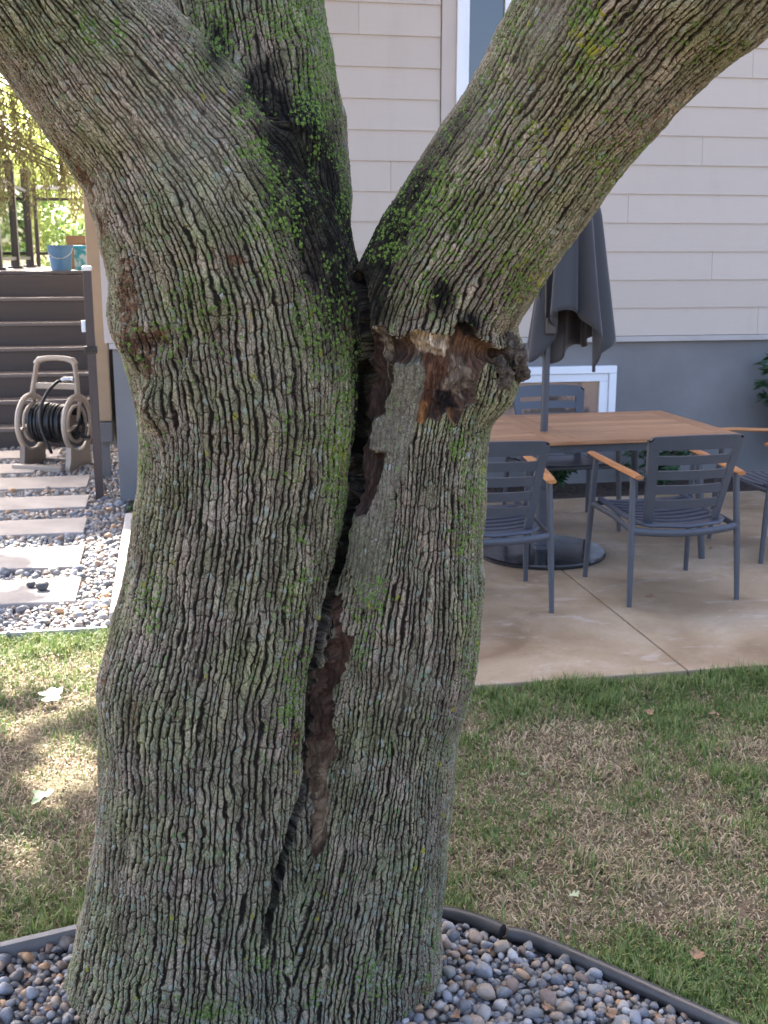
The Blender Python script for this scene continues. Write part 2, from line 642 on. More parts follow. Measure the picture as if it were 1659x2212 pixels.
# ================================================================== the tree
def mat_bark():
    t = NT('fissured_mossy_bark')
    gr = t.attr('grain', 'Vector')
    guv = t.attr('guv', 'Vector')
    moss, stain_and_split, wood, smooth, flake, amp = (t.attr(a) for a in ('moss', 'stain_and_split', 'wood', 'smooth', 'flake', 'amp'))
    lich = t.attr('lichen')
    pos = t.coord('Object')
    # warped grain coordinates
    wn_ = t.noise(gr, 9.0, 2, 0.5, out='Color')
    wv = t.n('VectorMath', {0: wn_, 1: (0.5, 0.5, 0.5)}, operation='SUBTRACT').outputs[0]
    wv = t.n('VectorMath', {0: wv, 1: (0.024, 0.024, 0.09)}, operation='MULTIPLY').outputs[0]
    g2 = t.n('VectorMath', {0: gr, 1: wv}, operation='ADD').outputs[0]
    wn2 = t.noise(gr, 55.0, 2, 0.5, out='Color')
    wv2 = t.n('VectorMath', {0: wn2, 1: (0.5, 0.5, 0.5)}, operation='SUBTRACT').outputs[0]
    wv2 = t.n('VectorMath', {0: wv2, 1: (0.0075, 0.0075, 0.02)}, operation='MULTIPLY').outputs[0]
    g2 = t.n('VectorMath', {0: g2, 1: wv2}, operation='ADD').outputs[0]
    gu = t.n('VectorMath', {0: t.n('VectorMath', {0: guv, 1: t.n('VectorMath', {0: wv, 1: (0.8, 0.9, 0.0)}, operation='MULTIPLY').outputs[0]}, operation='ADD').outputs[0], 1: t.n('VectorMath', {0: wv2, 1: (1.1, 1.0, 0.0)}, operation='MULTIPLY').outputs[0]}, operation='ADD').outputs[0]
    def n2(su, sv, det=1, off=0.0):
        nd = t.n('TexNoise', {'Vector': t.n('Mapping', {'Vector': guv, 'Scale': (su, sv, 1), 'Location': (off, off * 1.7, 0)}).outputs[0], 'Scale': 1.0, 'Detail': det, 'Roughness': 0.5}, noise_dimensions='2D')
        return nd.outputs[0]
    uu = t.n('SeparateXYZ', {0: gu}).outputs[0]
    tri = []
    for fr, su, sv, am, off in ((86.0, 36, 4.8, 1.9, 0.0), (68.0, 30, 5.6, 1.9, 31.0)):
        phs = t.math('ADD', t.math('MULTIPLY', uu, fr), t.math('MULTIPLY', n2(su, sv, 2, off), am))
        tri.append(t.math('MULTIPLY', t.math('ABSOLUTE', t.math('SUBTRACT', t.math('FRACT', phs), 0.5)), 2.0))
    msk = t.mr(n2(9, 2.6, 1, 77.0), 0.46, 0.54)
    v1 = t.n('Mix', {0: msk, 2: tri[0], 3: tri[1]}, data_type='FLOAT').outputs[0]
    rnd = n2(30, 6, 1, 55.0)
    rnd = t.mr(rnd, 0.3, 0.7)
    vcr = t.n('TexVoronoi', {'Vector': t.scale(gu, (60, 24, 1)), 'Scale': 1.0}, feature='DISTANCE_TO_EDGE', voronoi_dimensions='2D').outputs['Distance']
    cross = t.mr(vcr, 0.0, 0.07, 0.45, 1.0)
    v2 = t.n('TexVoronoi', {'Vector': t.scale(g2, (170, 170, 60)), 'Scale': 1.0}, feature='DISTANCE_TO_EDGE').outputs['Distance']
    fine = t.noise(t.scale(g2, (1, 1, 0.6)), 230, 4, 0.75)
    mid = t.noise(t.scale(g2, (1, 1, 0.6)), 60, 3, 0.6)
    wvar_ = t.noise(gr, 5.0, 2, 0.5)
    ridge = t.math('MULTIPLY', t.mr(v1, 0.04, t.mr(wvar_, 0.3, 0.7, 0.42, 0.66, False)), cross)
    crack2 = t.mr(v2, 0.0, 0.16)
    plate = t.math('MULTIPLY', ridge, t.mr(rnd, 0, 1, 0.7, 1.0, False))
    h = t.math('ADD', t.math('MULTIPLY', plate, 0.62), t.math('MULTIPLY', t.math('MULTIPLY', crack2, ridge), 0.16))
    h = t.math('ADD', h, t.math('MULTIPLY', t.math('SUBTRACT', fine, 0.5), 0.42))
    h = t.math('ADD', h, t.math('MULTIPLY', t.math('SUBTRACT', mid, 0.5), 0.22))
    # smooth plate (torn strip) and bare wood have their own relief
    hs = t.math('ADD', t.math('MULTIPLY', fine, 0.3), t.math('MULTIPLY', mid, 0.4))
    fib = t.noise(t.scale(gr, (1, 1, 0.07)), 210, 4, 0.65)
    fib2 = t.noise(t.scale(gr, (1, 1, 0.25)), 55, 4, 0.6)
    hw = t.math('ADD', t.math('MULTIPLY', fib, 0.28), t.math('MULTIPLY', fib2, 0.5))
    # lichen crusts and moss cushions
    lv = t.n('TexVoronoi', {'Vector': t.scale(pos, (1, 1, 1)), 'Scale': 52.0}, feature='F1')
    lsep = t.n('SeparateColor', {0: lv.outputs['Color']})
    lpatch = t.noise(pos, 11, 3, 0.6)
    lthr = t.math('ADD', t.math('MULTIPLY', lich, 0.62), t.math('MULTIPLY', t.math('SUBTRACT', lpatch, 0.5), 1.4))
    lsel = t.math('GREATER_THAN', lthr, lsep.outputs[0])
    edge = t.math('ADD', lv.outputs['Distance'], t.math('MULTIPLY', t.math('SUBTRACT', t.noise(pos, 230, 3, 0.75), 0.5), 1.3))
    ldisc = t.mr(edge, 0.28, 0.42, 1.0, 0.0)
    lm = t.math('MULTIPLY', t.math('MULTIPLY', lsel, ldisc), t.mr(h, 0.22, 0.45))
    lv2 = t.n('TexVoronoi', {'Vector': pos, 'Scale': 120.0}, feature='F1')
    l2s = t.n('SeparateColor', {0: lv2.outputs['Color']})
    l2 = t.math('MULTIPLY', t.math('GREATER_THAN', t.math('ADD', lthr, 0.05), l2s.outputs[1]), t.mr(lv2.outputs['Distance'], 0.2, 0.5, 1.0, 0.0))
    l2 = t.math('MULTIPLY', l2, t.mr(h, 0.25, 0.5))
    mn = t.noise(pos, 13, 3, 0.65)
    jig = t.noise(pos, 330, 3, 0.7)
    mv = t.n('TexVoronoi', {'Vector': pos, 'Scale': 125.0}, feature='F1')
    mr_ = t.n('SeparateColor', {0: mv.outputs['Color']}).outputs[0]
    mthr = t.math('ADD', t.math('MULTIPLY', moss, 1.3), t.math('SUBTRACT', t.math('MULTIPLY', mn, 2.6), 1.44))
    msel = t.mr(t.math('SUBTRACT', mthr, mr_), 0.0, 0.06)
    mdisc = t.mr(t.math('ADD', mv.outputs['Distance'], t.math('MULTIPLY', t.math('SUBTRACT', jig, 0.5), 1.3)), 0.44, 0.66, 1.0, 0.0)
    mm = t.math('MULTIPLY', t.math('MULTIPLY', msel, mdisc), t.math('MULTIPLY', t.mr(moss, 0.06, 0.2), t.mr(h, 0.0, 0.25, 0.35, 1.0)))
    nowood = t.math('SUBTRACT', 1.0, wood, clamp=True)
    bare = t.math('MULTIPLY', nowood, t.math('SUBTRACT', 1.0, t.math('MULTIPLY', flake, 0.7)))
    lm = t.math('MULTIPLY', lm, bare)
    l2 = t.math('MULTIPLY', l2, bare)
    mm = t.math('MULTIPLY', mm, nowood)
    # ---- colour
    tone = t.noise(pos, 5.0, 3, 0.6)
    hc = t.math('ADD', h, t.math('MULTIPLY', t.math('SUBTRACT', 1.0, amp), 0.22))
    cr = t.ramp(t.mr(hc, 0.05, 0.95, 0, 1, False), [(0.0, (0.013, 0.009, 0.007)), (0.16, (0.034, 0.024, 0.017)), (0.36, (0.092, 0.070, 0.052)), (0.60, (0.195, 0.160, 0.126)), (0.85, (0.34, 0.295, 0.245)), (1.0, (0.46, 0.41, 0.35))])
    cr = t.mix(t.mr(tone, 0.3, 0.7, 0.0, 0.45), cr, t.mix(1.0, cr, (0.80, 0.72, 0.62), 'MULTIPLY'))
    cr = t.mix(t.mr(rnd, 0.55, 1.0, 0.0, 0.5), cr, t.mix(1.0, cr, (1.25, 1.16, 1.1), 'MULTIPLY'))
    green = t.mix(1.0, cr, (0.72, 0.98, 0.56), 'MULTIPLY')
    cr = t.mix(t.mr(t.noise(pos, 7, 4, 0.7), 0.35, 0.7, 0.0, 0.75), cr, green)
    fl = t.mix(t.mr(mid, 0.35, 0.65), (0.040, 0.021, 0.013), (0.165, 0.088, 0.046))
    flm = t.math('MULTIPLY', t.mr(t.math('ADD', flake, t.math('MULTIPLY', t.math('SUBTRACT', t.noise(gr, 48, 4, 0.7), 0.5), 1.7)), 0.45, 0.65), t.mr(h, 0.15, 0.35))
    cr = t.mix(flm, cr, fl)
    slabn = t.noise(t.scale(g2, (1, 1, 0.35)), 120, 5, 0.75)
    sm = t.ramp(slabn, [(0.30, (0.030, 0.024, 0.019)), (0.42, (0.105, 0.090, 0.070)), (0.58, (0.19, 0.168, 0.135)), (0.75, (0.30, 0.275, 0.235))])
    sm = t.mix(t.mr(tone, 0.4, 0.6, 0.0, 0.5), sm, t.mix(1.0, sm, (0.78, 0.95, 0.66), 'MULTIPLY'))
    cr = t.mix(smooth, cr, sm)
    lc = t.ramp(lsep.outputs[2], [(0.0, (0.19, 0.225, 0.15)), (0.35, (0.27, 0.30, 0.24)), (0.6, (0.16, 0.225, 0.09)), (0.85, (0.34, 0.36, 0.32)), (0.95, (0.30, 0.28, 0.05))], 'CONSTANT')
    lc = t.mix(t.mr(t.noise(pos, 260, 3, 0.7), 0.3, 0.7, 0.0, 0.6), lc, t.mix(1.0, lc, (0.45, 0.5, 0.42), 'MULTIPLY'))
    cr = t.mix(l2, cr, (0.20, 0.215, 0.15))
    micro = t.noise(t.scale(g2, (1, 1, 0.7)), 430, 2, 0.6)
    cr = t.mix(1.0, cr, t.mix(t.mr(micro, 0.3, 0.7), (0.55, 0.53, 0.50), (1.42, 1.42, 1.40)), 'MULTIPLY')
    cr = t.mix(lm, cr, lc)
    cr = t.mix(t.math('MULTIPLY', stain_and_split, t.mr(t.noise(pos, 22, 4, 0.75), 0.30, 0.6, 0.78, 1.0)), cr, t.mix(1.0, cr, (0.035, 0.033, 0.034), 'MULTIPLY'))
    mc = t.mix(t.mr(t.noise(pos, 150, 3, 0.7), 0.35, 0.65), (0.038, 0.070, 0.012), (0.175, 0.275, 0.055))
    yel = t.math('MULTIPLY', t.attr('yellow'), t.mr(t.noise(pos, 30, 2), 0.48, 0.6))
    mc = t.mix(yel, mc, (0.34, 0.30, 0.03))
    cr = t.mix(mm, cr, mc)
    wc = t.attr('woodcol', 'Vector')
    wvar = t.mix(t.mr(fib, 0.38, 0.62), (0.40, 0.37, 0.35), (1.45, 1.42, 1.4))
    wvar = t.mix(t.mr(fib2, 0.35, 0.65, 0.0, 0.6), wvar, (0.38, 0.33, 0.3))
    cw = t.mix(1.0, wc, wvar, 'MULTIPLY')
    cr = t.mix(wood, cr, cw)
    t.bs(Base_Color=cr, Roughness=t.math('SUBTRACT', 0.93, t.math('MULTIPLY', wood, 0.25)))
    t.set(t.b.inputs['Specular IOR Level'], 0.25)
    # ---- relief
    hh = t.mix(smooth, h, hs)
    hh = t.mix(wood, hh, hw)
    soft = t.math('ADD', t.math('MULTIPLY', mm, 0.10), t.math('MULTIPLY', lm, 0.08))
    hh = t.math('ADD', t.math('MULTIPLY', hh, amp), soft)
    dsp = t.n('Displacement', {'Height': hh, 'Midlevel': 0.55, 'Scale': 0.0102})
    t.t.links.new(dsp.outputs[0], t.out.inputs['Displacement'])
    t.m.displacement_method = 'DISPLACEMENT'
    t.bump(t.math('ADD', fine, t.math('MULTIPLY', fib, wood)), 0.75, 0.006)
    return t.m


M['bark'] = mat_bark()


def spline(pts, rad, per=3):
    P = np.array([(*p, r) for p, r in zip(pts, rad)], float)
    P = np.vstack([2 * P[0] - P[1], P, 2 * P[-1] - P[-2]])
    out = []
    for i in range(1, len(P) - 2):
        for k in range(per):
            u = k / per
            a, b, c, d = P[i - 1], P[i], P[i + 1], P[i + 2]
            out.append(0.5 * (2 * b + (c - a) * u + (2 * a - 5 * b + 4 * c - d) * u * u + (3 * b - a - 3 * c + d) * u ** 3))
    out.append(P[-2])
    out = np.array(out)
    return out[:, :3], out[:, 3]


def stations(lst):
    pts, rad = [], []
    for (lx, ly, rx, ry, d) in lst:
        c = HD((lx + rx) / 2, (ly + ry) / 2, d)
        z = float((c - CAM) @ FW)
        hw = math.hypot(rx - lx, ry - ly) / 2
        pts.append(c)
        rad.append(hw * z / F / math.sqrt(1 + (hw / F) ** 2) + 0.002)
    return spline(pts, rad)


T_A = stations([(60, 2420, 760, 2420, 2.45), (122, 2230, 720, 2230, 2.45), (172, 2020, 700, 2020, 2.45), (205, 1830, 705, 1830, 2.45), (220, 1650, 712, 1650, 2.45), (224, 1500, 722, 1500, 2.45),
                (262, 1330, 738, 1330, 2.45), (292, 1160, 752, 1160, 2.45), (309, 980, 776, 980, 2.45), (296, 830, 786, 830, 2.45), (262, 700, 780, 690, 2.45), (237, 560, 735, 520, 2.44),
                (196, 440, 560, 225, 2.41), (112, 318, 436, 82, 2.37), (5, 158, 298, -60, 2.32), (-120, -30, 138, -222, 2.26), (-260, -260, -20, -430, 2.2), (-480, -620, -260, -780, 2.1)])
T_M = stations([(470, 900, 775, 900, 2.47), (450, 700, 778, 700, 2.48), (435, 540, 752, 530, 2.50), (425, 420, 758, 410, 2.53), (405, 270, 737, 262, 2.57), (378, 120, 713, 115, 2.62), (352, -20, 697, -20, 2.67), (320, -250, 660, -250, 2.75), (260, -650, 570, -650, 2.9)])
T_B = stations([(500, 2420, 1010, 2420, 2.43), (548, 2230, 962, 2230, 2.43), (572, 2040, 946, 2040, 2.43), (618, 1860, 964, 1860, 2.43), (655, 1690, 985, 1690, 2.43), (676, 1560, 1000, 1560, 2.43), (690, 1440, 1024, 1440, 2.42),
                (712, 1310, 1042, 1310, 2.41), (748, 1130, 1043, 1130, 2.41), (772, 980, 1046, 980, 2.41), (782, 880, 1062, 880, 2.41), (782, 790, 1095, 800, 2.40), (772, 690, 1108, 765, 2.40), (770, 592, 1106, 725, 2.39),
                (822, 482, 1130, 684, 2.37), (905, 345, 1214, 547, 2.33), (985, 215, 1304, 422, 2.28), (1062, 88, 1396, 306, 2.23), (1120, -15, 1480, 218, 2.18), (1200, -150, 1592, 106, 2.12), (1290, -300, 1724, -16, 2.06), (1450, -560, 1900, -270, 2.0)])
TUBES = []
for (P, r) in (T_A, T_M, T_B):
    tg = np.gradient(P, axis=0)
    tg /= np.linalg.norm(tg, axis=1)[:, None]
    n1 = np.zeros_like(P)
    a = np.array((1.0, 0, 0))
    for i in range(len(P)):
        a = a - tg[i] * (a @ tg[i])
        a /= np.linalg.norm(a)
        n1[i] = a
    n2 = np.cross(tg, n1)
    s = np.concatenate([[0], np.cumsum(np.linalg.norm(np.diff(P, axis=0), axis=1))])
    TUBES.append((P, r, n1, n2, s))
# knots and burls: pixel, depth, radius in metres
KN = []
for (x, y, d, rr) in ((1078, 800, 2.36, 0.040), (1055, 850, 2.35, 0.036), (1100, 772, 2.39, 0.028), (305, 735, 2.30, 0.034), (285, 690, 2.40, 0.038), (345, 870, 2.27, 0.03), (800, 1410, 2.29, 0.04), (640, 290, 2.42, 0.05)):
    KN.append((HD(x, y, d), rr))


def sdf(p, full=False):
    ds, info = [], []
    for (P, r, n1, n2, s) in TUBES:
        a, b = P[:-1], P[1:]
        ab = b - a
        L2 = (ab * ab).sum(1)
        t = np.clip(((p @ ab.T) - (a * ab).sum(1)) / L2, 0, 1)
        c2 = (p * p).sum(1)[:, None]
        # |p - a - t ab|^2
        pa2 = c2 - 2 * p @ a.T + (a * a).sum(1)
        pab = (p @ ab.T) - (a * ab).sum(1)
        dist = np.sqrt(np.maximum(pa2 - 2 * t * pab + t * t * L2, 1e-10)) - (r[:-1] + t * np.diff(r))
        ds.append(dist.min(1))
        if full:
            L = np.sqrt(L2)
            lin = s[:-1] + pab / L                      # arclength seen from each segment
            wt = np.exp(-np.clip(((lin - (s[:-1] + L / 2)) / 0.07) ** 2, 0, 60)) + 1e-20 * np.exp(-dist)
            wt = wt * np.exp(-(dist - dist.min(1)[:, None]) / 0.05) + 1e-30
            wt /= wt.sum(1)[:, None]
            c = wt @ (0.5 * (a + b))
            q = p - c
            info.append(np.stack([(q * (wt @ n1[:-1])).sum(1), (q * (wt @ n2[:-1])).sum(1), (wt * lin).sum(1)], 1))
    dA, dM, dB = ds
    kz = 0.05
    hA = np.clip(0.5 + 0.5 * (dM - dA) / kz, 0, 1)
    d = dM + (dA - dM) * hA - kz * hA * (1 - hA)
    k2 = 0.010 + 0.09 * sstep(0.38, -0.05, p[:, 2])
    hB = np.clip(0.5 + 0.5 * (dB - d) / k2, 0, 1)
    d = dB + (d - dB) * hB - k2 * hB * (1 - hB)
    for (c, rr) in KN:
        dk = np.linalg.norm(p - c, axis=1) - rr
        kk = 0.05
        hk = np.clip(0.5 + 0.5 * (dk - d) / kk, 0, 1)
        d = dk + (d - dk) * hk - kk * hk * (1 - hk)
    if full:
        return d, ds, info
    return d


def chunked(fn, p, n=12000):
    out = [fn(p[i:i + n]) for i in range(0, len(p), n)]
    return out


# rough union by voxels, then pulled onto the exact surface
mb = MB()
for (P, r, *_r) in TUBES:
    mb.tube(P, list(r), n=28)
for (c, rr) in KN:
    V, Fc = ico(2)
    mb.add(V * rr + c, [tuple(f) for f in Fc])
rough = mb.build('trunk_rough', None)
rm = rough.modifiers.new('r', 'REMESH')
rm.mode = 'VOXEL'
rm.voxel_size = 0.0105
dg = bpy.context.evaluated_depsgraph_get()
me = rough.evaluated_get(dg).to_mesh()
V = np.empty(len(me.vertices) * 3)
me.vertices.foreach_get('co', V)
V = V.reshape(-1, 3)
LI = np.empty(len(me.loops), np.int32)
me.loops.foreach_get('vertex_index', LI)
Q = LI.reshape(-1, 4)
rough.evaluated_get(dg).to_mesh_clear()
bpy.data.objects.remove(rough)
eps = 0.002
for it in range(2):
    def step(p):
        d0 = sdf(p)
        gx = np.stack([sdf(p + e) - d0 for e in np.eye(3) * eps], 1) / eps
        gn = np.maximum(np.linalg.norm(gx, axis=1), 0.3)[:, None]
        return p - gx / gn ** 2 * np.clip(d0, -0.03, 0.03)[:, None]
    V = np.concatenate(chunked(step, V))
    if it < 1:
        nb = np.zeros_like(V)
        ct = np.zeros(len(V))
        for a_, b_ in ((0, 1), (1, 2), (2, 3), (3, 0)):
            np.add.at(nb, Q[:, a_], V[Q[:, b_]])
            np.add.at(ct, Q[:, a_], 1)
            np.add.at(nb, Q[:, b_], V[Q[:, a_]])
            np.add.at(ct, Q[:, b_], 1)
        V = V * 0.5 + 0.5 * nb / ct[:, None]


def face_normals(V, Q):
    return np.cross(V[Q[:, 2]] - V[Q[:, 0]], V[Q[:, 3]] - V[Q[:, 1]])


def subsurf(V, Q, lev, attrs):
    o = npmesh('tmp', V, Q, M['bark'], attrs=attrs)
    md = o.modifiers.new('s', 'SUBSURF')
    md.levels = lev
    md.render_levels = lev
    md.boundary_smooth = 'PRESERVE_CORNERS'
    dg = bpy.context.evaluated_depsgraph_get()
    dg.update()
    e = o.evaluated_get(dg)
    me = e.to_mesh()
    v = np.empty(len(me.vertices) * 3)
    me.vertices.foreach_get('co', v)
    q = np.empty(len(me.loops), np.int32)
    me.loops.foreach_get('vertex_index', q)
    out = {}
    for k in attrs:
        b = np.empty(len(me.vertices) * 3, np.float32)
        me.attributes[k].data.foreach_get('vector', b)
        out[k] = b.reshape(-1, 3).astype(float)
    e.to_mesh_clear()
    bpy.data.objects.remove(o)
    return v.reshape(-1, 3), q.reshape(-1, 4), out


res = chunked(lambda p: sdf(p, True), V)
AT = dict(dd=np.concatenate([np.stack(r[1], 1) for r in res]))
for k in range(3):
    AT['g%d' % k] = np.concatenate([r[2][k] for r in res])
fn = face_normals(V, Q)
fc = V[Q].mean(1)
if (fn * (fc - fc.mean(0))).sum() < 0:
    Q = Q[:, ::-1]
    fn = -fn
view = CAM - fc
facing = (fn * view).sum(1) / (np.linalg.norm(fn, axis=1) * np.linalg.norm(view, axis=1) + 1e-12)
px, py, pz = project(fc)
front = (facing > -0.25) & (px > -260) & (px < 1920) & (py > -180) & (py < 2330)


def sub(V, Q):
    u, inv = np.unique(Q, return_inverse=True)
    return V[u], inv.reshape(-1, 4), {k: a[u] for k, a in AT.items()}


v_, q_, a_ = sub(V, Q[front])
Vf, Qf, Af = subsurf(v_, q_, 2, a_)
Vb, Qb, Ab = sub(V, Q[~front])
AT = {k: np.vstack([Af[k], Ab[k]]) for k in AT}
V = np.vstack([Vf, Vb])
Q = np.vstack([Qf, Qb + len(Vf)])
vn = np.zeros_like(V)
fn = face_normals(V, Q)
for k in range(4):
    np.add.at(vn, Q[:, k], fn)
vn /= np.linalg.norm(vn, axis=1)[:, None] + 1e-12
dA, dM, dB = AT['dd'].T
gA, gM, gB = AT['g0'], AT['g1'], AT['g2']
which = np.argmin(np.stack([dA, dM - 0.004, dB], 1), 1)
grain = np.where((which == 0)[:, None], gA, np.where((which == 1)[:, None], gM + np.array((3.0, 0, 0)), 1.15 * gB + np.array((0, 5.0, 0))))
X, Y_, Z_ = project(V)
GS = (gA, gM, gB)
guvs = [np.stack([np.arctan2(q[:, 0], -q[:, 1]) * rm_ + 7.0 * k, q[:, 2], 0 * q[:, 0]], 1) for k, (q, rm_) in enumerate(zip(GS, (0.235, 0.17, 0.20)))]
guv = np.where((which == 0)[:, None], guvs[0], np.where((which == 1)[:, None], guvs[1], guvs[2]))
vw = CAM - V
fac = (vn * vw).sum(1) / np.linalg.norm(vw, axis=1)
frontv = sstep(-0.1, 0.15, fac)
jit = (fbm(V * 60, 3, 3) - 0.5)
jx, jy = X + 26 * (fbm(V * 45, 11, 3) - 0.5), Y_ + 26 * (fbm(V * 45, 21, 3) - 0.5)


def blobs(lst, jitter=1.0):
    m = np.zeros(len(V))
    for (x, y, rx, ry, a, *rot) in lst:
        th = R(rot[0]) if rot else 0.0
        dx, dy = X - x, Y_ - y
        u = (dx * math.cos(th) + dy * math.sin(th)) / rx
        v = (-dx * math.sin(th) + dy * math.cos(th)) / ry
        m = np.maximum(m, a * np.exp(-(u * u + v * v)))
    return m * frontv


z5 = lambda pts: [((750 + x * 0.3617) * 0.8641, (750 + y * 0.3617) * 0.8641) for x, y in pts]
z6 = lambda pts: [((600 + x * 0.3617) * 0.8641, (1300 + y * 0.3617) * 0.8641) for x, y in pts]

wood = np.zeros(len(V))
smooth = np.zeros(len(V))
dep = np.zeros(len(V))
wcol = np.tile(np.array((0.1, 0.07, 0.05)), (len(V), 1))


def carve(poly, depth, colr, wgt=1.0, soft=9, jitter=True):
    global dep
    x, y = (jx, jy) if jitter else (X, Y_)
    sdv = poly_sd(x, y, poly)
    m = sstep(-1.5, 2.5, sdv) * (fac > 0.0)
    if depth:
        prof = sstep(0, soft, sdv) * (fac > 0.0)
        dep = np.maximum(dep, prof * depth) if depth > 0 else dep + prof * depth
    if colr is not None:
        wood[:] = np.maximum(wood, m * wgt)
        wcol[:] = wcol * (1 - m[:, None]) + 0.8 * np.array(colr) * m[:, None]
    return m


# --- the wound where the limb's bark has torn away
carve(z5([(600, 200), (700, 262), (760, 240), (830, 222), (950, 238), (1050, 232), (1095, 170), (1140, 145), (1205, 180), (1245, 270), (1330, 318), (1440, 340), (1450, 400), (1390, 450), (1290, 440), (1250, 490), (1235, 600), (1215, 740), (1150, 725), (1085, 850), (1030, 835), (990, 740), (955, 850), (900, 812), (840, 850), (800, 850), (820, 700), (850, 560), (840, 430), (640, 440), (640, 560), (590, 700), (560, 800), (500, 800), (560, 500)]), 0.036, (0.135, 0.080, 0.055), soft=12)
carve(z5([(500, 190), (600, 170), (640, 300), (660, 420), (620, 560), (575, 800), (520, 810), (478, 1040), (585, 1062), (572, 1160), (525, 1290), (465, 1480), (385, 1500), (370, 1350), (410, 1000), (430, 600), (470, 300)]), 0.030, (0.075, 0.046, 0.036), soft=18, jitter=False)
carve(z5([(508, 190), (590, 185), (600, 330), (575, 480), (545, 610), (525, 560), (515, 350)]), -0.018, (0.27, 0.225, 0.17), soft=12)
carve(z5([(710, 262), (830, 235), (1050, 250), (1068, 330), (1050, 410), (1015, 470), (950, 420), (860, 400), (780, 395), (715, 335)]), -0.020, (0.70, 0.58, 0.44), soft=25)
carve(z5([(880, 260), (920, 260), (905, 350), (890, 350)]), 0, (1.1, 1.02, 0.9))
carve(z5([(985, 310), (1040, 290), (1030, 400), (1000, 420)]), 0, (1.1, 1.05, 0.98))
carve(z5([(850, 400), (1000, 430), (1065, 450), (1050, 540), (960, 630), (930, 760), (860, 800), (850, 620)]), 0.004, (0.16, 0.078, 0.05), soft=20)
carve(z5([(1080, 385), (1230, 455), (1215, 690), (1100, 720), (1000, 640), (960, 650), (1060, 545)]), -0.020, (0.25, 0.195, 0.15), soft=40)
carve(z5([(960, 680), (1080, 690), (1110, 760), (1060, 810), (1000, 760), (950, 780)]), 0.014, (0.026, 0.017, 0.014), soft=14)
carve(z5([(1120, 290), (1250, 290), (1400, 345), (1390, 440), (1290, 430), (1130, 370)]), 0.010, (0.20, 0.115, 0.07), soft=22)
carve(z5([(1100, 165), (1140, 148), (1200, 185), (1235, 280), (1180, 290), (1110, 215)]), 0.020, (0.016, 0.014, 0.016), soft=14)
carve(z5([(805, 850), (845, 720), (880, 800), (850, 860)]), 0, (0.55, 0.27, 0.10))
carve(z5([(1040, 800), (1075, 790), (1065, 850), (1045, 850)]), 0, (0.55, 0.29, 0.13))
carve(z5([(400, 1490), (540, 1180), (575, 1060), (560, 1200), (450, 1480)]), 0, (0.115, 0.048, 0.030))
# --- exposed strip along the split
carve(z6([(640, 505), (715, 520), (690, 760), (780, 800), (740, 900), (672, 1100), (612, 1200), (640, 1400), (665, 1600), (620, 1720), (605, 2000), (570, 2212), (520, 2400), (470, 2300), (515, 1950), (490, 1780), (485, 1580), (520, 1450), (520, 1150), (600, 900), (640, 780)]), 0.020, (0.135, 0.078, 0.054), soft=9)
carve(z6([(640, 1180), (700, 1000), (775, 800), (740, 900), (680, 1080)]), 0, (0.30, 0.115, 0.05))
carve(z6([(500, 1560), (660, 1590), (620, 1720), (605, 2000), (570, 2212), (470, 2300), (515, 1950), (490, 1780)]), -0.007, (0.21, 0.142, 0.09), soft=16)
carve(z6([(530, 1700), (600, 1760), (590, 2010), (500, 2250), (520, 1950)]), 0, (0.33, 0.235, 0.15))
# --- the dark split itself
CREV = [(772, 596), (786, 660), (790, 730), (786, 810), (778, 900), (768, 1000), (762, 1075), (752, 1135), (738, 1195), (716, 1270), (702, 1340), (692, 1400), (676, 1480), (672, 1560), (668, 1620), (664, 1690), (652, 1745), (628, 1820), (603, 1905), (584, 1985), (572, 2050)]
cd = poly_sd(X + 10 * jit, Y_, CREV, False)
yy = Y_
wd = np.interp(yy, [560, 640, 760, 1000, 1100, 1200, 1350, 1500, 1650, 1750, 1900, 2060], [10, 11, 11, 10, 9, 8, 10, 9, 8, 8, 9, 5])
dpth = np.interp(yy, [560, 640, 900, 1100, 1400, 1700, 1900, 2060], [0.05, 0.07, 0.07, 0.06, 0.05, 0.035, 0.032, 0.012])
cm = sstep(1.0, 0.25, cd / wd) * (fac > -0.3)
dep = np.maximum(dep, cm * dpth)
# --- torn smooth strip and its continuation
flap = z5([(655, 430), (720, 440), (790, 392), (855, 440), (868, 560), (838, 690), (800, 850), (782, 960), (742, 1100), (695, 1250), (640, 1420), (620, 1659), (600, 1900), (560, 2150), (420, 2150), (330, 1800), (345, 1640), (385, 1500), (465, 1480), (525, 1300), (575, 1170), (588, 1062), (476, 1040), (522, 812), (578, 800), (595, 700), (642, 560)])
fsd = poly_sd(X + 10 * jit, Y_ + 10 * jit, flap)
fm = sstep(-1, 2, fsd) * (fac > 0)
smooth = np.maximum(smooth, (0.84 - 0.25 * sstep(950, 1250, Y_)) * fm * sstep(1640, 1500, Y_ + 60 * jit))
dep -= 0.010 * sstep(0, 5, fsd) * (fac > 0) * sstep(1500, 1200, Y_)
wood *= 1 - fm
# other smooth patches on the limbs
smooth = np.maximum(smooth, blobs([(1175, 60, 40, 120, 0.8, 25), (1030, 270, 22, 80, 0.75, 30), (390, 290, 70, 130, 0.35, -35), (880, 1500, 60, 60, 0.35)]))
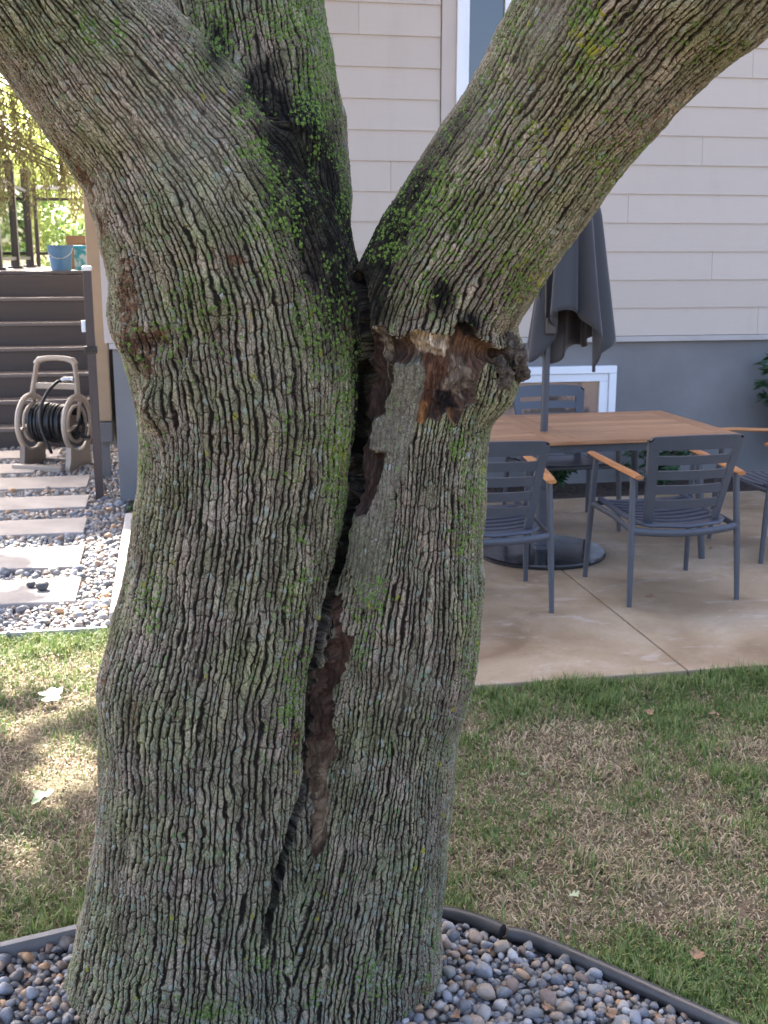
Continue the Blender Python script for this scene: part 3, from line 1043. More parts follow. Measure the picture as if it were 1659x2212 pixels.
# --- lumps, callus folds
lump = blobs([(262, 735, 30, 60, 0.006), (330, 745, 40, 26, -0.018), (350, 900, 50, 60, 0.008), (240, 1500, 40, 80, 0.014), (240, 1620, 30, 40, -0.006), (840, 1370, 45, 30, 0.014), (820, 1400, 25, 20, -0.01), (560, 2060, 40, 50, -0.012),
              (900, 900, 60, 40, 0.0), (1085, 840, 30, 40, 0.01), (640, 250, 40, 40, 0.01), (620, 235, 30, 25, -0.02), (470, 640, 60, 40, 0.008), (430, 730, 30, 25, -0.012), (905, 2110, 30, 60, 0.018), (620, 2190, 40, 20, -0.02)])
neg = -blobs([(330, 745, 40, 26, 0.018), (820, 1400, 25, 20, 0.010), (560, 2060, 40, 50, 0.012), (620, 235, 30, 25, 0.03), (430, 730, 30, 25, 0.012), (620, 2190, 40, 20, 0.02), (600, 250, 60, 20, 0.02, 45), (1000, 1690, 14, 160, 0.008), (395, 760, 12, 70, 0.014, 20)])
lump = lump + neg + 0.022 * (fbm(V * 5.0, 33, 2) - 0.5) + 0.010 * (fbm(V * 14, 41, 2) - 0.5)
# upper lip of the wound rolls outward
lip = poly_sd(jx, jy, z5([(620, 230), (740, 240), (860, 205), (1050, 215), (1110, 140), (1230, 200), (1330, 300), (1450, 330)]), False)
lump = lump + 0.010 * np.exp(-(lip / 16) ** 2) * (wood < 0.5) * frontv
dep = dep + wood * (0.020 * (fbm(grain * np.array((45, 45, 9)), 71, 3) - 0.5) + 0.012 * (fbm(V * 70, 72, 3) - 0.5))
V = V + vn * (lump - dep)[:, None]

lich = np.full(len(V), 0.34) + 0.3 * sstep(1300, 2200, Y_)
lich = np.maximum(lich, blobs([(330, 560, 130, 130, 0.62), (420, 950, 160, 220, 0.55), (320, 1050, 60, 200, 0.6), (900, 1900, 200, 250, 0.7), (1100, 350, 250, 250, 0.52), (950, 1500, 120, 200, 0.62), (1010, 1300, 40, 300, 0.7), (230, 200, 100, 100, 0.5)]))
lich *= 1.3
lich *= 1 - 0.7 * blobs([(640, 330, 70, 170, 1), (700, 540, 60, 160, 1)])
moss = 1.0 * blobs([(690, 130, 50, 200, 0.95), (660, 40, 70, 80, 0.9), (560, 60, 120, 70, 0.55), (470, 60, 60, 100, 0.55), (745, 400, 30, 160, 0.7), (600, 480, 70, 120, 0.72), (545, 230, 70, 60, 0.55, 40), (560, 320, 40, 130, 0.6, -30), (745, 800, 45, 260, 0.72), (735, 1000, 45, 160, 0.9), (700, 700, 80, 180, 0.5),
              (640, 900, 60, 300, 0.25), (640, 1500, 70, 120, 0.55), (640, 1250, 60, 200, 0.3), (430, 720, 100, 120, 0.38), (860, 500, 100, 110, 0.6), (960, 430, 160, 120, 0.5), (1010, 560, 180, 120, 0.5), (1080, 300, 150, 200, 0.38), (1180, 600, 60, 90, 0.66, -30), (1280, 60, 60, 80, 0.85), (1250, 150, 120, 100, 0.5), (1320, 330, 90, 130, 0.5, -35),
              (1130, 30, 25, 130, 0.7, 30), (1010, 1080, 40, 160, 0.62), (990, 960, 30, 60, 0.6), (800, 1300, 50, 60, 0.62), (780, 1400, 30, 40, 0.6), (1020, 1400, 30, 150, 0.5), (330, 760, 60, 80, 0.5), (330, 1300, 40, 60, 0.6), (310, 960, 20, 100, 0.5), (570, 2080, 25, 20, 0.9), (700, 2120, 200, 70, 0.3), (400, 2180, 250, 40, 0.28), (930, 2100, 40, 150, 0.35), (250, 80, 120, 60, 0.42, 30), (1500, 90, 120, 60, 0.3)])
yellow = blobs([(1290, 70, 60, 70, 1.0), (1150, 620, 50, 60, 0.8), (1090, 650, 20, 20, 0.8), (1180, 300, 150, 200, 0.5), (735, 990, 20, 60, 0.5), (810, 1700, 30, 50, 0.5), (930, 1650, 40, 40, 0.4), (960, 1150, 20, 60, 0.5)])
stain_and_split = 1.9 * blobs([(830, 520, 55, 120, 0.9, 28), (600, 330, 40, 120, 0.55, -25), (690, 400, 60, 190, 0.9, -8), (800, 610, 50, 110, 0.9, 20), (720, 640, 40, 160, 0.5), (600, 420, 40, 110, 0.5, -12), (600, 225, 70, 30, 1.0, 35), (640, 330, 48, 130, 1.0, -12), (665, 470, 40, 170, 0.95, -6), (720, 560, 40, 160, 0.75), (560, 170, 30, 60, 0.7, 40), (640, 250, 70, 50, 0.9), (745, 500, 25, 160, 0.6), (775, 640, 25, 110, 0.9), (815, 560, 36, 120, 0.9, 26), (880, 430, 34, 140, 0.62, 30), (800, 660, 50, 60, 0.7), (955, 640, 24, 40, 0.9), (1010, 700, 25, 25, 0.9), (960, 300, 26, 120, 0.4, 30), (770, 830, 16, 160, 0.8), (470, 100, 30, 60, 0.6)])
moss *= 1 - sstep(1.3, 0.9, cd / wd)
lich *= 1 - sstep(1.3, 0.9, cd / wd)
stain_and_split = np.clip(stain_and_split, 0, 1)
stain_and_split = np.maximum(stain_and_split, 0.9 * sstep(1.8, 0.6, cd / wd) * frontv)  # the same mask also blackens a band along the split
flake = blobs([(300, 735, 55, 40, 0.95), (275, 640, 26, 120, 0.85, -6), (320, 790, 26, 60, 0.8, -12), (345, 730, 30, 26, 0.9), (320, 880, 20, 80, 0.6, -8), (160, 360, 26, 190, 0.62, -33), (215, 480, 20, 80, 0.7, -20), (290, 1540, 22, 70, 0.6), (240, 1480, 18, 90, 0.5), (510, 560, 30, 20, 0.8), (330, 1000, 20, 80, 0.5), (420, 1850, 10, 80, 0.6), (640, 1590, 14, 60, 0.8), (740, 680, 6, 50, 0.7), (1010, 2120, 30, 20, 0.6), (910, 2130, 40, 20, 0.6), (1240, 360, 20, 60, 0.5, 30)])
amp = np.full(len(V), 1.0)
amp -= 0.50 * np.maximum(blobs([(280, 260, 260, 230, 1.0, 35)]), 0.9 * blobs([(1200, 250, 420, 260, 1.0, -35)]))
amp = np.clip(amp - 0.25 * sstep(0.9, 1, smooth), 0.3, 1.0)
amp *= 1 - 0.75 * np.maximum(np.maximum(sstep(1.6, 0.9, cd / wd) * frontv, (dep > 0.003) * 1.0), 0)
amp[len(Vf):] = 0.3

tree = thing('tree', 'large mossy tree with deeply furrowed bark and a torn wound on its forked trunk', 'tree', (0, 0, 0))
trunk = npmesh('trunk', V, Q, M['bark'], tree, True, dict(grain=grain, guv=guv, moss=moss, stain_and_split=stain_and_split, wood=wood, smooth=smooth, flake=flake, amp=amp, lichen=lich, yellow=yellow, woodcol=wcol))
tag(trunk, 'grey-brown ridged trunk with green moss, pale lichen and a long dark split')



# ------------------------------------------------------------------ leaves
def mat_leaf(name, a, b, trans=0.45, rough=0.5):
    t = NT(name)
    r = t.attr('rnd')
    c = t.mix(r, a, b)
    t.bs(Base_Color=c, Roughness=rough)
    tr = t.n('BsdfTranslucent', {'Color': t.mix(0.5, c, t.mix(1.0, c, (1.4, 1.6, 0.7), 'MULTIPLY'))})
    mx = t.n('MixShader', {0: trans})
    t.t.links.new(t.b.outputs[0], mx.inputs[1])
    t.t.links.new(tr.outputs[0], mx.inputs[2])
    t.t.links.new(mx.outputs[0], t.out.inputs['Surface'])
    return t.m


def leaf_cloud(name, P, size, mat, parent, droop=0.0, aspect=0.75, seed=1, axis=None):
    """leaf-sized six-point blades, two folded halves each"""
    r = np.random.default_rng(seed)
    n = len(P)
    d = r.normal(size=(n, 3)) if axis is None else axis + 0.35 * r.normal(size=(n, 3))
    d[:, 2] -= droop
    d /= np.linalg.norm(d, axis=1)[:, None]
    u = r.normal(size=(n, 3))
    u -= d * (u * d).sum(1)[:, None]
    u /= np.linalg.norm(u, axis=1)[:, None]
    w_ = np.cross(d, u)
    s = size * r.uniform(0.6, 1.25, n)[:, None]
    V = np.stack([P, P + d * s * 0.45 + u * s * aspect * 0.5 + w_ * s * 0.10, P + d * s, P + d * s * 0.45 - u * s * aspect * 0.5 + w_ * s * 0.10], 1).reshape(-1, 3)
    b = np.arange(n)[:, None] * 4
    Fq = np.vstack([b + np.array((0, 1, 2)), b + np.array((0, 2, 3))])
    rnd = np.repeat(r.random(n), 4)
    return npmesh(name, V, Fq, mat, parent, False, dict(rnd=rnd))


M['leaf'] = mat_leaf('maple_leaf', (0.035, 0.075, 0.014), (0.085, 0.14, 0.03), 0.4)
# unseen crown shaped to block the sun, with gaps over path and lawn
N = 240000
P = np.stack([rng.uniform(-6.0, 2.6, N), rng.uniform(1.5, 18, N), rng.uniform(4.2, 8.2, N)], 1)
hit = P - TOSUN * (P[:, 2] / TOSUN[2])[:, None]
P = P[(hit[:, 0] > -2.6) & (hit[:, 0] < 2.1 - 0.24 * np.maximum(hit[:, 1] - 1.0, 0)) & (hit[:, 1] > -1.2) & (hit[:, 1] < 11) & (fbm(P * 0.9, 51, 2) > 0.33)]
P = P[~((P[:, 1] > 7.85) & (P[:, 0] > -0.62)) & ~((P[:, 1] > 7.4) & (P[:, 0] > -1.0) & (P[:, 2] > 5.9))]
ph, pv, _z = project(P)
P = P[~((ph > -250) & (ph < 1900) & (pv > -120))]
P = P[:60000]
hit = P - TOSUN * ((P[:, 2] - 0.02) / TOSUN[2])[:, None]
LIT = [[(172, 1188), (330, 1186), (330, 1300), (262, 1358), (110, 1352), (150, 1318), (178, 1300), (130, 1262)], [(0, 1392), (330, 1364), (310, 1440), (215, 1462), (110, 1440), (40, 1420)], [(0, 1186), (60, 1192), (70, 1206), (0, 1212)], [(20, 1260), (60, 1262), (60, 1280), (10, 1280)],
       [(120, 1615), (165, 1620), (160, 1660), (115, 1655)], [(0, 1540), (40, 1548), (30, 1580), (0, 1575)], [(70, 1700), (110, 1702), (100, 1725), (60, 1722)], [(190, 1640), (225, 1640), (222, 1670), (190, 1668)], [(170, 1500), (240, 1490), (230, 1530), (180, 1530)], [(20, 1470), (70, 1465), (60, 1485), (20, 1490)], [(60, 1840), (90, 1840), (80, 1860)]]
jn = 0.12 * (fbm(hit * 5, 77, 2) - 0.5)
keep = np.ones(len(P), bool)
for pl in LIT:
    wp = [tuple(G(x, y)[:2]) for x, y in pl]
    keep &= ~(poly_sd(hit[:, 0] + jn, hit[:, 1] + jn, wp) > (-0.24 if len(pl) > 4 else -0.13))
P = P[keep]
crown = leaf_cloud('crown', P, 0.17, M['leaf'], tree, 0.5)
tag(crown, kind='stuff')

# ------------------------------------------------------------------ burl curls and a dead stub on the trunk
def bark_piece(name, pix, d, rad, parent=tree):
    pts = [HD(x, y, dd) for (x, y), dd in zip(pix, d)]
    P, r = spline(pts, rad, 12)
    b = MB().tube(P, list(r), n=26)
    V = np.array(b.v)
    nrm = V - np.repeat(P, 26, 0)
    V = V + nrm * (1.9 * (fbm(V * np.array((60, 60, 30)), 5, 2) - 0.5) + 1.3 * (fbm(V * 170, 8, 3) - 0.5))[:, None]
    b.v = [tuple(p) for p in V]
    o = b.build(name, M['stub'], parent, True)
    return o


tb = NT('weathered_bark_lip')
co = tb.coord('Object')
n1_ = tb.noise(co, 95, 5, 0.75)
tb.bs(Base_Color=tb.ramp(n1_, [(0.32, (0.008, 0.006, 0.005)), (0.5, (0.07, 0.05, 0.036)), (0.68, (0.20, 0.165, 0.125))]), Roughness=0.95)
tb.bump(n1_, 1.0, 0.012)
M['stub'] = tb.m
bark_piece('bark_curl', [(1092, 735), (1112, 752), (1118, 780), (1130, 806), (1110, 822)], [2.31, 2.30, 2.30, 2.32, 2.34], [0.014, 0.016, 0.015, 0.013, 0.006])
bark_piece('bark_curl', [(1075, 770), (1088, 795), (1092, 815), (1080, 840)], [2.285, 2.28, 2.285, 2.29], [0.010, 0.014, 0.013, 0.008])
bark_piece('dead_stub', [(1085, 772), (1112, 772), (1132, 770)], [2.36, 2.35, 2.34], [0.018, 0.017, 0.015])
bark_piece('dead_stub', [(1270, 408), (1295, 408), (1308, 410)], [2.36, 2.36, 2.36], [0.012, 0.009, 0.004])

# ------------------------------------------------------------------ pebbles
def hexgrid(x0, x1, y0, y1, sp, jit, r):
    nx, ny = int((x1 - x0) / sp) + 1, int((y1 - y0) / (sp * 0.87)) + 1
    gx, gy = np.meshgrid(np.arange(nx), np.arange(ny))
    x = x0 + (gx + 0.5 * (gy % 2)) * sp
    y = y0 + gy * sp * 0.87
    p = np.stack([x.ravel(), y.ravel()], 1)
    return p + r.uniform(-jit, jit, p.shape) * sp


def rotm(r, n, flat=0.5):
    """random rotations, mostly lying flat"""
    a = r.uniform(0, 2 * np.pi, n)
    b = r.normal(0, flat, n)
    c = r.normal(0, flat, n)
    ca, sa, cb, sb, cc, sc = np.cos(a), np.sin(a), np.cos(b), np.sin(b), np.cos(c), np.sin(c)
    Rz = np.zeros((n, 3, 3)); Rz[:, 0, 0] = ca; Rz[:, 0, 1] = -sa; Rz[:, 1, 0] = sa; Rz[:, 1, 1] = ca; Rz[:, 2, 2] = 1
    Rx = np.zeros((n, 3, 3)); Rx[:, 1, 1] = cb; Rx[:, 1, 2] = -sb; Rx[:, 2, 1] = sb; Rx[:, 2, 2] = cb; Rx[:, 0, 0] = 1
    Ry = np.zeros((n, 3, 3)); Ry[:, 0, 0] = cc; Ry[:, 0, 2] = sc; Ry[:, 2, 0] = -sc; Ry[:, 2, 2] = cc; Ry[:, 1, 1] = 1
    return Rz @ Rx @ Ry


def stone_shapes(k, sub, r, rough=0.16):
    V, Fc = ico(sub)
    out = []
    for i in range(k):
        s = np.array((1.0, r.uniform(0.66, 0.95), r.uniform(0.45, 0.75)))
        v = np.sign(V) * np.abs(V) ** r.uniform(0.85, 1.05)
        v = v * s * (1 + rough * 2 * (fbm(V * 1.3 + i * 9.1, 60 + i, 2) - 0.5))[:, None]
        # flat facets and blunt corners
        for q in range(7):
            nrm = r.normal(size=3)
            nrm /= np.linalg.norm(nrm)
            lim = r.uniform(0.42, 0.75) * (0.6 + 0.4 * np.abs(nrm @ s))
            dd = v @ nrm
            v = v - nrm * (np.maximum(dd - lim, 0) * r.uniform(0.55, 0.95))[:, None]
        v = v / np.abs(v[:, 0]).max()
        out.append(v)
    return out, Fc


def stone_mass(name, P, rad, mat, parent, sub=1, seed=1, flat=0.4):
    r = np.random.default_rng(seed)
    shp, Fc = stone_shapes(8, sub, r)
    sh = np.array(shp)
    n = len(P)
    k = r.integers(0, 8, n)
    Vv = np.einsum('nij,nvj->nvi', rotm(r, n, flat), sh[k] * rad[:, None, None]) + P[:, None, :]
    m = sh.shape[1]
    Fq = (Fc[None] + (np.arange(n) * m)[:, None, None]).reshape(-1, 3)
    o = npmesh(name, Vv.reshape(-1, 3), Fq, mat, parent, True, dict(rnd=np.repeat(r.random(n), m)))
    return tag(o, kind='stuff')


def near_tree(p, m=0.0):
    # inside the trunk's foot
    c1 = HD(430, 2101, 2.45)[:2]
    c2 = HD(755, 2101, 2.43)[:2]
    return (np.hypot(p[:, 0] - c1[0], p[:, 1] - c1[1]) < 0.23 - m) | (np.hypot(p[:, 0] - c2[0], p[:, 1] - c2[1]) < 0.18 - m)


r_ = np.random.default_rng(3)
lay1 = hexgrid(-1.0, 1.55, 1.5, 2.9, 0.0235, 0.3, r_)
lay2 = hexgrid(-1.0, 1.55, 1.5, 2.9, 0.0285, 0.42, r_)
sel = lambda p, m: p[(poly_sd(p[:, 0], p[:, 1], BED) > m) & ~near_tree(p)]
lay1, lay2 = sel(lay1, 0.012), sel(lay2, 0.019)
r1 = r_.uniform(0.009, 0.016, len(lay1))
r2 = np.clip(r_.lognormal(math.log(0.0128), 0.36, len(lay2)), 0.008, 0.031)
P1 = np.column_stack([lay1, 0.004 + r1 * 0.45])
P2 = np.column_stack([lay2, 0.010 + r2 * 0.55 + r_.uniform(0, 0.006, len(lay2))])
u2, v2, d2 = project(P2)
vis = (u2 > -30) & (u2 < 1690) & (v2 < 2240) & ((u2 < 200) | (u2 > 900))
score = np.where(vis, r2 / d2, 0)
order = np.argsort(-score)
pick = order[:300]
pick = pick[score[pick] > 0]
rest = np.setdiff1d(np.arange(len(P2)), pick)
stone_mass('small_pebbles', P1, r1, M['pebbles'], gravel_bed, 1, 6)
stone_mass('small_pebbles', P2[rest], r2[rest], M['pebbles'], gravel_bed, 2, 5)
shp, Fc = stone_shapes(12, 2, np.random.default_rng(9), 0.2)
pm = []
for i, v in enumerate(shp):
    me_ = bpy.data.meshes.new('pebble')
    me_.from_pydata([tuple(p) for p in v], [], [tuple(int(q) for q in f) for f in Fc])
    me_.shade_smooth()
    me_.materials.append(M['pebble'])
    pm.append(me_)
for i in pick:
    o = bpy.data.objects.new('pebble', pm[int(r_.integers(12))])
    col.objects.link(o)
    o.parent = gravel_bed
    o.location = P2[i]
    o.scale = (r2[i],) * 3
    o.rotation_euler = (r_.normal(0, 0.35), r_.normal(0, 0.35), r_.uniform(0, 6.28))

# ------------------------------------------------------------------ stepping stones and path gravel
STEPS = [(9.86, 10.24, -3.2, -0.98), (9.16, 9.58, -3.2, -1.10), (8.50, 8.96, -3.2, -0.650), (7.79, 8.20, -3.2, -0.610), (7.05, 7.46, -3.2, -0.575), (6.25, 6.71, -3.2, -0.545), (5.59, 6.02, -3.2, -0.515)]
lab = ['stepping stone at the foot of the brown stairs', 'stepping stone under the front foot of the hose reel', 'stepping stone just past the base of the brown gate post', 'stepping stone beside the house foundation corner', 'fifth stepping stone from the stairs, in shade beside the kerb', 'sunlit stepping stone with dappled shade beside the pale kerb', 'sunlit stepping stone with two dark pebbles on it, next to the lawn']
for (y0, y1, x0, x1), lb in zip(STEPS, lab):
    b = MB().box((x0, y0, -0.03), (x1, y1, 0.036), 0.007)
    tag(b.build('stepping_stone', M['slab']), 'pale rectangular ' + lb, 'paving stone', 'stepping stones along the gravel path')
gp1 = hexgrid(-2.2, -0.36, 5.18, 10.45, 0.031, 0.36, r_)
gp2 = hexgrid(-2.2, -0.36, 5.18, 10.45, 0.052, 0.42, r_)


def off_steps(p, m):
    k = np.ones(len(p), bool)
    for (y0, y1, x0, x1) in STEPS:
        k &= ~((p[:, 0] < x1 + m) & (p[:, 1] > y0 - m) & (p[:, 1] < y1 + m))
    q = np.column_stack([p, np.zeros(len(p))])
    uu, vv, dd = project(q)
    return p[k & (uu > -260) & (uu < 420)]


gp1, gp2 = off_steps(gp1, 0.0), off_steps(gp2, 0.012)
q1 = r_.uniform(0.013, 0.020, len(gp1))
q2 = np.clip(r_.lognormal(math.log(0.019), 0.25, len(gp2)), 0.012, 0.034)
Pg = np.vstack([np.column_stack([gp1, 0.004 + q1 * 0.4]), np.column_stack([gp2, 0.010 + q2 * 0.5])])
rg = np.concatenate([q1, q2])
nearg = Pg[:, 1] < 7.2
stone_mass('loose_gravel', Pg[nearg], rg[nearg], M['gravel'], gravel_path, 2, 15)
stone_mass('loose_gravel', Pg[~nearg], rg[~nearg], M['gravel'], gravel_path, 1, 16)
for (x, y, rr, lb) in ((-0.75, 5.86, 0.030, 'smaller dark pebble lying on the sunlit stepping stone'), (-0.685, 5.80, 0.042, 'larger dark oval pebble lying on the sunlit stepping stone')):
    b = MB()
    b.add(shp[2] * rr, [tuple(int(q) for q in f) for f in Fc])
    o = b.build('stray_pebble', simple('dark_slate_pebble', (0.06, 0.06, 0.065), 0.6, 0.2, 40), None, True, (x, y, 0.036 + rr * 0.5))
    tag(o, lb, 'pebble')

# ------------------------------------------------------------------ edging
def edging(name, pts, label, mat, rr=0.019, group=None):
    P = np.array([(x, y, 0.028) for x, y in pts])
    P, _r = spline(list(P), [rr] * len(P), 8)
    e = thing(name, label, 'lawn edging', tuple(P[0]), 0, group)
    L = P - P[0]
    MB().tube(L, rr, n=12).build('bead', mat, e, True)
    b = MB()
    n = len(L)
    tn = np.gradient(L, axis=0)
    tn /= np.linalg.norm(tn, axis=1)[:, None]
    nr = np.stack([tn[:, 1], -tn[:, 0], np.zeros(n)], 1) * 0.004
    off = np.array((0, 0, -0.012))
    dn = np.array((0, 0, -0.075))
    vs = list(L + off - nr) + list(L + off + nr) + list(L + dn + nr) + list(L + dn - nr)
    fs = []
    for i in range(n - 1):
        for a, c in ((0, 1), (1, 2), (2, 3), (3, 0)):
            fs.append((a * n + i, a * n + i + 1, c * n + i + 1, c * n + i))
    b.add(vs, fs).build('skirt', mat, e)
    return e


edging('lawn_edging', [(0.20, ER[0][1] + 0.12), (0.45, ER[0][1] + 0.075)] + ER[:4], 'short black plastic edging ending at a joint beside the trunk', M['black_pipe'])
edging('lawn_edging', [(ER[3][0] + 0.012, ER[3][1] - 0.012)] + ER[4:] + [(ER[-1][0] + 0.22, ER[-1][1] - 0.33), (ER[-1][0] + 0.42, ER[-1][1] - 0.75)], 'long black plastic edging curving between lawn and river pebbles', M['black_pipe'])
e = thing('edging_strip', 'flat grey plastic edging strip between pebbles and patchy lawn', 'lawn edging', (EL[0][0], EL[0][1], 0))
pl = [(-1.15, -0.33), (0.0, 0.0), (EL[1][0] - EL[0][0], EL[1][1] - EL[0][1]), (0.45, 0.11)]
b = MB()
for (x0, y0), (x1, y1) in zip(pl[:-1], pl[1:]):
    dx, dy = x1 - x0, y1 - y0
    L = math.hypot(dx, dy)
    nx, ny = -dy / L * 0.010, dx / L * 0.010
    b.add([(x0 + nx, y0 + ny, -0.03), (x1 + nx, y1 + ny, -0.03), (x1 - nx, y1 - ny, -0.03), (x0 - nx, y0 - ny, -0.03), (x0 + nx, y0 + ny, 0.05), (x1 + nx, y1 + ny, 0.05), (x1 - nx, y1 - ny, 0.05), (x0 - nx, y0 - ny, 0.05)],
          [(0, 3, 2, 1), (4, 5, 6, 7), (0, 1, 5, 4), (1, 2, 6, 5), (2, 3, 7, 6), (3, 0, 4, 7)])
b.build('strip', M['grey_strip'], e)
b = MB().box((-3.5, 5.145, -0.03), (-0.34, 5.158, 0.032), 0.002)
tag(b.build('edging_strip', simple('galvanised_edging', (0.42, 0.42, 0.42), 0.45, 0.1, 8, metal=0.3)), 'thin pale metal strip separating the gravel path from the lawn', 'lawn edging')

# ------------------------------------------------------------------ grass
def mat_grass():
    t = NT('grass_blades')
    c = t.attr('bcol', 'Vector')
    t.bs(Base_Color=c, Roughness=0.6)
    tr = t.n('BsdfTranslucent', {'Color': c})
    mx = t.n('MixShader', {0: 0.3})
    t.t.links.new(t.b.outputs[0], mx.inputs[1])
    t.t.links.new(tr.outputs[0], mx.inputs[2])
    t.t.links.new(mx.outputs[0], t.out.inputs['Surface'])
    return t.m


M['grass'] = mat_grass()


def grass(name, n, area, greenf, hgt, seed, label):
    r = np.random.default_rng(seed)
    x = r.uniform(area[0], area[1], n)
    y = r.uniform(area[2], area[3], n)
    p = np.column_stack([x, y, np.zeros(n)])
    # clumps
    p[:, :2] += r.normal(0, 0.012, (n, 2))
    uu, vv, dd = project(p)
    k = (uu > -500) & (uu < 2350) & (vv < 2400) & (poly_sd(p[:, 0], p[:, 1], BED) < -0.022)
    k &= ~((p[:, 1] > 4.115) & (p[:, 0] > -0.06)) & (p[:, 1] < 5.14)
    p = p[k]
    g_, h_ = greenf(p), hgt(p)
    dens = np.clip(0.30 + 0.75 * g_, 0, 1)
    kk = r.random(len(p)) < dens
    p, g_, h_ = p[kk], g_[kk], h_[kk]
    n = len(p)
    dry = r.random(n) > g_ * 0.95
    h = h_ * (0.55 + 0.9 * fbm(p * 17, 15, 2)) * r.uniform(0.5, 1.3, n) * np.where(dry, 0.8, 1.0)
    a = r.uniform(0, 2 * np.pi, n)
    lean = np.abs(r.normal(0.75, 0.5, n)) + np.where(dry, 0.65, 0.0)
    lean = np.clip(lean, 0, 1.5)
    dirv = np.stack([np.cos(a), np.sin(a), np.zeros(n)], 1)
    side = np.stack([-np.sin(a), np.cos(a), np.zeros(n)], 1)
    up_ = np.array((0, 0, 1.0))
    wd_ = r.uniform(0.0012, 0.0030, n)[:, None]
    m1 = p + (dirv * np.sin(lean * 0.55)[:, None] + up_ * np.cos(lean * 0.55)[:, None]) * (h * 0.55)[:, None]
    tip = m1 + (dirv * np.sin(np.minimum(lean * 1.2, 1.6))[:, None] + up_ * np.cos(np.minimum(lean * 1.2, 1.6))[:, None]) * (h * 0.5)[:, None]
    tip[:, 2] = np.maximum(tip[:, 2], 0.004)
    V = np.stack([p - side * wd_, p + side * wd_, m1 - side * wd_ * 0.8, m1 + side * wd_ * 0.8, tip], 1).reshape(-1, 3)
    b = np.arange(n)[:, None] * 5
    Fq = np.vstack([b + np.array((0, 1, 3)), b + np.array((0, 3, 2)), b + np.array((2, 3, 4))])
    u = r.random(n)[:, None]
    gr_ = np.array((0.060, 0.115, 0.022)) * (1 - u) + np.array((0.185, 0.255, 0.070)) * u
    yl = np.array((0.26, 0.26, 0.10))
    gr_ = np.where((r.random(n) < 0.22)[:, None], yl, gr_)
    dr_ = np.array((0.17, 0.115, 0.065)) * (1 - u) + np.array((0.56, 0.45, 0.29)) * u
    c = np.where(dry[:, None], dr_, gr_) * r.uniform(0.8, 1.2, (n, 1))
    o = npmesh(name, V, Fq, M['grass'], None, False, dict(bcol=np.repeat(c, 5, 0)))
    return tag(o, label, 'grass', kind='stuff')


def g_right(p):
    m = 0.6 * fbm(p * 2.3 + 7, 91, 3) + 0.4 * fbm(p * 9 + 2, 95, 2)
    g_ = 0.46 + 2.6 * (m - 0.5)
    g_ += 0.42 * np.exp(-((p[:, 1] - 4.05) / 0.28) ** 2)
    e = -poly_sd(p[:, 0], p[:, 1], BED)
    g_ += 0.30 * np.exp(-(e / 0.14) ** 2)
    g_ -= 0.9 * np.exp(-(((p[:, 0] - 2.05) / 0.30) ** 2 + ((p[:, 1] - 3.42) / 0.12) ** 2))
    g_ -= 0.45 * np.exp(-(((p[:, 0] - 1.35) / 0.25) ** 2 + ((p[:, 1] - 3.62) / 0.15) ** 2))
    return np.clip(g_, 0.06, 1)


def g_left(p):
    m = 0.6 * fbm(p * 2.6 + 3, 92, 3) + 0.4 * fbm(p * 9 + 2, 96, 2)
    g_ = 0.30 + 1.6 * (m - 0.5)
    g_ += 0.6 * np.exp(-((p[:, 1] - 5.05) / 0.25) ** 2)
    e = -poly_sd(p[:, 0], p[:, 1], BED)
    g_ += 0.5 * np.exp(-(e / 0.30) ** 2)
    return np.clip(g_, 0.04, 1)


h_right = lambda p: 0.030 + 0.026 * np.exp(-((p[:, 1] - 4.04) / 0.14) ** 2) + 0.018 * np.exp(-(poly_sd(p[:, 0], p[:, 1], BED) / 0.09) ** 2) + 0.05 * (fbm(p * 9, 13, 2) - 0.45)
h_left = lambda p: 0.032 + 0.02 * np.exp(-(poly_sd(p[:, 0], p[:, 1], BED) / 0.2) ** 2) + 0.05 * (fbm(p * 9, 14, 2) - 0.45)
grass('grass', 235000, (0.25, 3.6, 1.9, 4.14), g_right, h_right, 31, 'patchy green and straw-coloured grass between patio and pebble bed')
grass('grass', 112000, (-1.7, 0.25, 2.4, 5.14), g_left, h_left, 32, 'thin sun-dappled grass with bare brown patches beside the gravel path')

# ------------------------------------------------------------------ fallen leaves
def maple_leaf(name, x, y, z, size, rz, mat, label, tilt=(0.2, 0.1), curl=0.25, group=None):
    prof = []
    for k in range(40):
        a = 2 * math.pi * k / 40
        rr = 0.62 + 0.30 * abs(math.cos(2.5 * a)) ** 1.5 + 0.05 * math.sin(11 * a)
        if abs(a - math.pi) < 0.25:
            rr *= 0.55
        prof.append((rr * math.cos(a) * size, rr * math.sin(a) * size * 0.9))
    b = MB()
    vs = [(0, 0, 0)] + [(px * f, py * f, curl * size * ((f * px / size) ** 2 + 0.5 * math.sin(4 * py / size) * f * 0.35)) for f in (0.5, 1.0) for px, py in prof]
    n = 40
    fs = [(0, 1 + k, 1 + (k + 1) % n) for k in range(n)] + [(1 + k, 1 + n + k, 1 + n + (k + 1) % n, 1 + (k + 1) % n) for k in range(n)]
    b.add(vs, fs)
    b.tube([(-0.3 * size, 0, 0.002), (-0.9 * size, 0.08 * size, 0.004), (-1.35 * size, 0.2 * size, 0.0)], 0.02 * size, n=6)
    o = b.build(name, mat, None, True, (x, y, z))
    o.rotation_euler = (tilt[0], tilt[1], rz)
    return tag(o, label, 'leaf', group)


